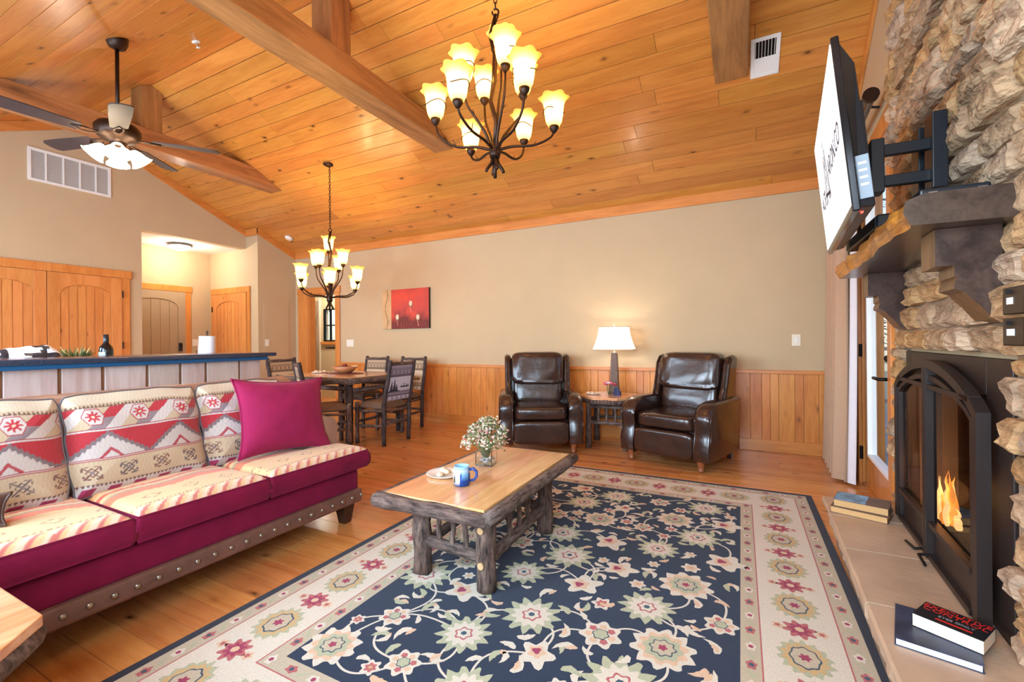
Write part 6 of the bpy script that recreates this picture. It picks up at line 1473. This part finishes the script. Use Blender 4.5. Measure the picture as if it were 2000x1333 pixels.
def vine(p, q, bend, wd=0.0045):
    p, q = Vector(p), Vector(q); d = q - p; nrm = Vector((-d.y, d.x)); vs = []; lc[0] += 1; vz = Zp + 0.0002 + (lc[0] % 12) * 0.00003
    for k in range(17):
        t_ = k / 16; c = p + d * t_ + nrm * bend * math.sin(PI * t_); tg = (d + nrm * bend * PI * math.cos(PI * t_)).normalized(); s_ = Vector((-tg.y, tg.x)) * wd
        if not (FX0 < c.x < FX1 and FY0 < c.y < FY1): c.x = min(max(c.x, FX0 + .01), FX1 - .01); c.y = min(max(c.y, FY0 + .01), FY1 - .01)
        vs += [(c.x + s_.x, c.y + s_.y, vz), (c.x - s_.x, c.y - s_.y, vz)]
    vin.add(vs, [(2 * k, 2 * k + 1, 2 * k + 3, 2 * k + 2) for k in range(16)], 0)
cen = []; gx, gy = 5, 9
for j in range(gy):
    for i in range(gx):
        off = 0.5 if j % 2 else 0.0
        x = FX0 + (FX1 - FX0) * (i + 0.28 + off * 0.9) / (gx + 0.05); y = FY0 + (FY1 - FY0) * (j + 0.5) / gy
        if x > FX1 - 0.03: continue
        x += rr.uniform(-0.035, 0.035); y += rr.uniform(-0.035, 0.035); big = (i + j) % 2 == 0
        r_ = rr.uniform(0.095, 0.115) if big else rr.uniform(0.055, 0.075)
        r_ = min(r_, x - FX0 + 0.02, FX1 - x + 0.02)
        cen.append((x, y, r_, rr.choice((0, 1, 1)) if big else rr.choice((2, 3, 0, 3, 2)), rr.random() * 6.28))
for k, (x, y, r_, kd, a) in enumerate(cen):
    ne = sorted(cen, key=lambda e: (e[0] - x) ** 2 + (e[1] - y) ** 2)[1:4]
    for e in ne[:3]:
        if (e[0], e[1]) > (x, y): vine((x, y), (e[0], e[1]), rr.choice((-0.32, 0.32)))
for (x, y, r_, kd, a) in cen:
    flower((x, y), r_, kd, a)
    for q in range(3):
        w = a + 2.1 * q + rr.random(); d = r_ + rr.uniform(0.03, 0.06); p = (x + d * math.cos(w), y + d * math.sin(w))
        if FX0 + 0.05 < p[0] < FX1 - 0.05 and FY0 + 0.05 < p[1] < FY1 - 0.05 and all((p[0] - e[0]) ** 2 + (p[1] - e[1]) ** 2 > (e[2] + 0.018) ** 2 for e in cen):
            leaf(p, w + rr.choice((1.2, -1.2)), rr.uniform(0.045, 0.075), rr.choice((0, 0, 2, 1)), rr.choice((0.9, -0.9)))
sm = []
for k in range(900):
    p = (rr.uniform(FX0 + 0.03, FX1 - 0.03), rr.uniform(FY0 + 0.03, FY1 - 0.03)); r_ = rr.choice((0.028, 0.034, 0.04))
    if all((p[0] - e[0]) ** 2 + (p[1] - e[1]) ** 2 > (e[2] * 1.12 + r_ + 0.012) ** 2 for e in cen) and all((p[0] - e[0]) ** 2 + (p[1] - e[1]) ** 2 > 0.0075 for e in sm):
        sm.append(p); w = rr.random() * 6.28; kd = len(sm) % 3
        if kd == 0: lob(p, r_, 6, 0.2, Zp + 0.0006, 0, ang_=w); lob(p, r_ * 0.6, 6, 0.2, Zp + 0.0011, 3 if len(sm) % 2 else 1); lob(p, r_ * 0.22, 5, 0.1, Zp + 0.0016, 4)
        elif kd == 1: leaf(p, w, 0.07, 2, 1.1); leaf(p, w + 2.6, 0.06, 0, -1.0); lob(p, 0.012, 5, 0.2, Zp + 0.0011, 1)
        else: leaf(p, w, 0.085, 0, 1.5); leaf((p[0] + 0.01, p[1] + 0.01), w + 0.9, 0.05, 1, 0.6)
bc = 0.2525
def run(fix, lo, hi, vert):
    n_ = int((hi - lo) / 0.17); st = (hi - lo) / n_
    for k in range(n_ + 1):
        s = lo + k * st; c = (fix, s) if vert else (s, fix); a = PI / 2 if vert else 0; z = Zp
        if k % 2 == 0:
            lob(c, 0.088, 14, 0.10, z + 0.0006, 2, 0, 1.1, 0.95, ang_=a, jag=0.08); lob(c, 0.074, 12, 0.10, z + 0.0011, 4, PI, 1.1, 0.95, ang_=a); lob(c, 0.054, 8, 0.06, z + 0.0016, 5, 0, 1.15, 0.9, ang_=a); lob(c, 0.048, 8, 0.06, z + 0.0021, 7, 0, 1.15, 0.9, ang_=a); lob(c, 0.018, 6, 0.25, z + 0.0026, 6)
        else:
            flower(c, 0.052, 4, rr.random())
            for s2 in (-1, 1):
                d = 0.075 * s2; p = (c[0] + (d if vert else 0), c[1] + (0 if vert else d)); lob(p, 0.02, 5, 0.2, z + 0.0006, 1); lob(p, 0.01, 5, 0.2, z + 0.0011, 3)
run(RX0 + bc, RY0 + 0.22, RY1 - 0.22, True); run(RX1 - bc, RY0 + 0.22, RY1 - 0.22, True); run(RY0 + bc, RX0 + 0.50, RX1 - 0.50, False); run(RY1 - bc, RX0 + 0.50, RX1 - 0.50, False)
def grd(fix, lo, hi, vert, st=0.105):
    n_ = int((hi - lo) / st)
    for k in range(0 if vert else 1, n_ + 1 if vert else n_):
        s = lo + (hi - lo) * k / n_; c = (fix, s) if vert else (s, fix); a = PI / 2 if vert else 0
        lob(c, 0.017, 5, 0.15, Zp + 0.0006, 3 if k % 2 else 0, 0, 1.4, 1, ang_=a); lob(c, 0.009, 5, 0.1, Zp + 0.0011, 5 if k % 2 else 6)
        s2 = s + (hi - lo) / n_ / 2
        if 0 < k < n_ - 1: lob((fix, s2) if vert else (s2, fix), 0.011, 3, 0.3, Zp + 0.0006, 2, 0, 2.0, 0.6, ang_=a + 0.6)
for i in (0.078, 0.425):
    grd(RX0 + i, RY0 + i, RY1 - i, True); grd(RX1 - i, RY0 + i, RY1 - i, True); grd(RY0 + i, RX0 + i, RX1 - i, False); grd(RY1 - i, RX0 + i, RX1 - i, False)
vin.build('vine_pattern', mCr, rg); pat.build('floral_pattern', FM, rg)
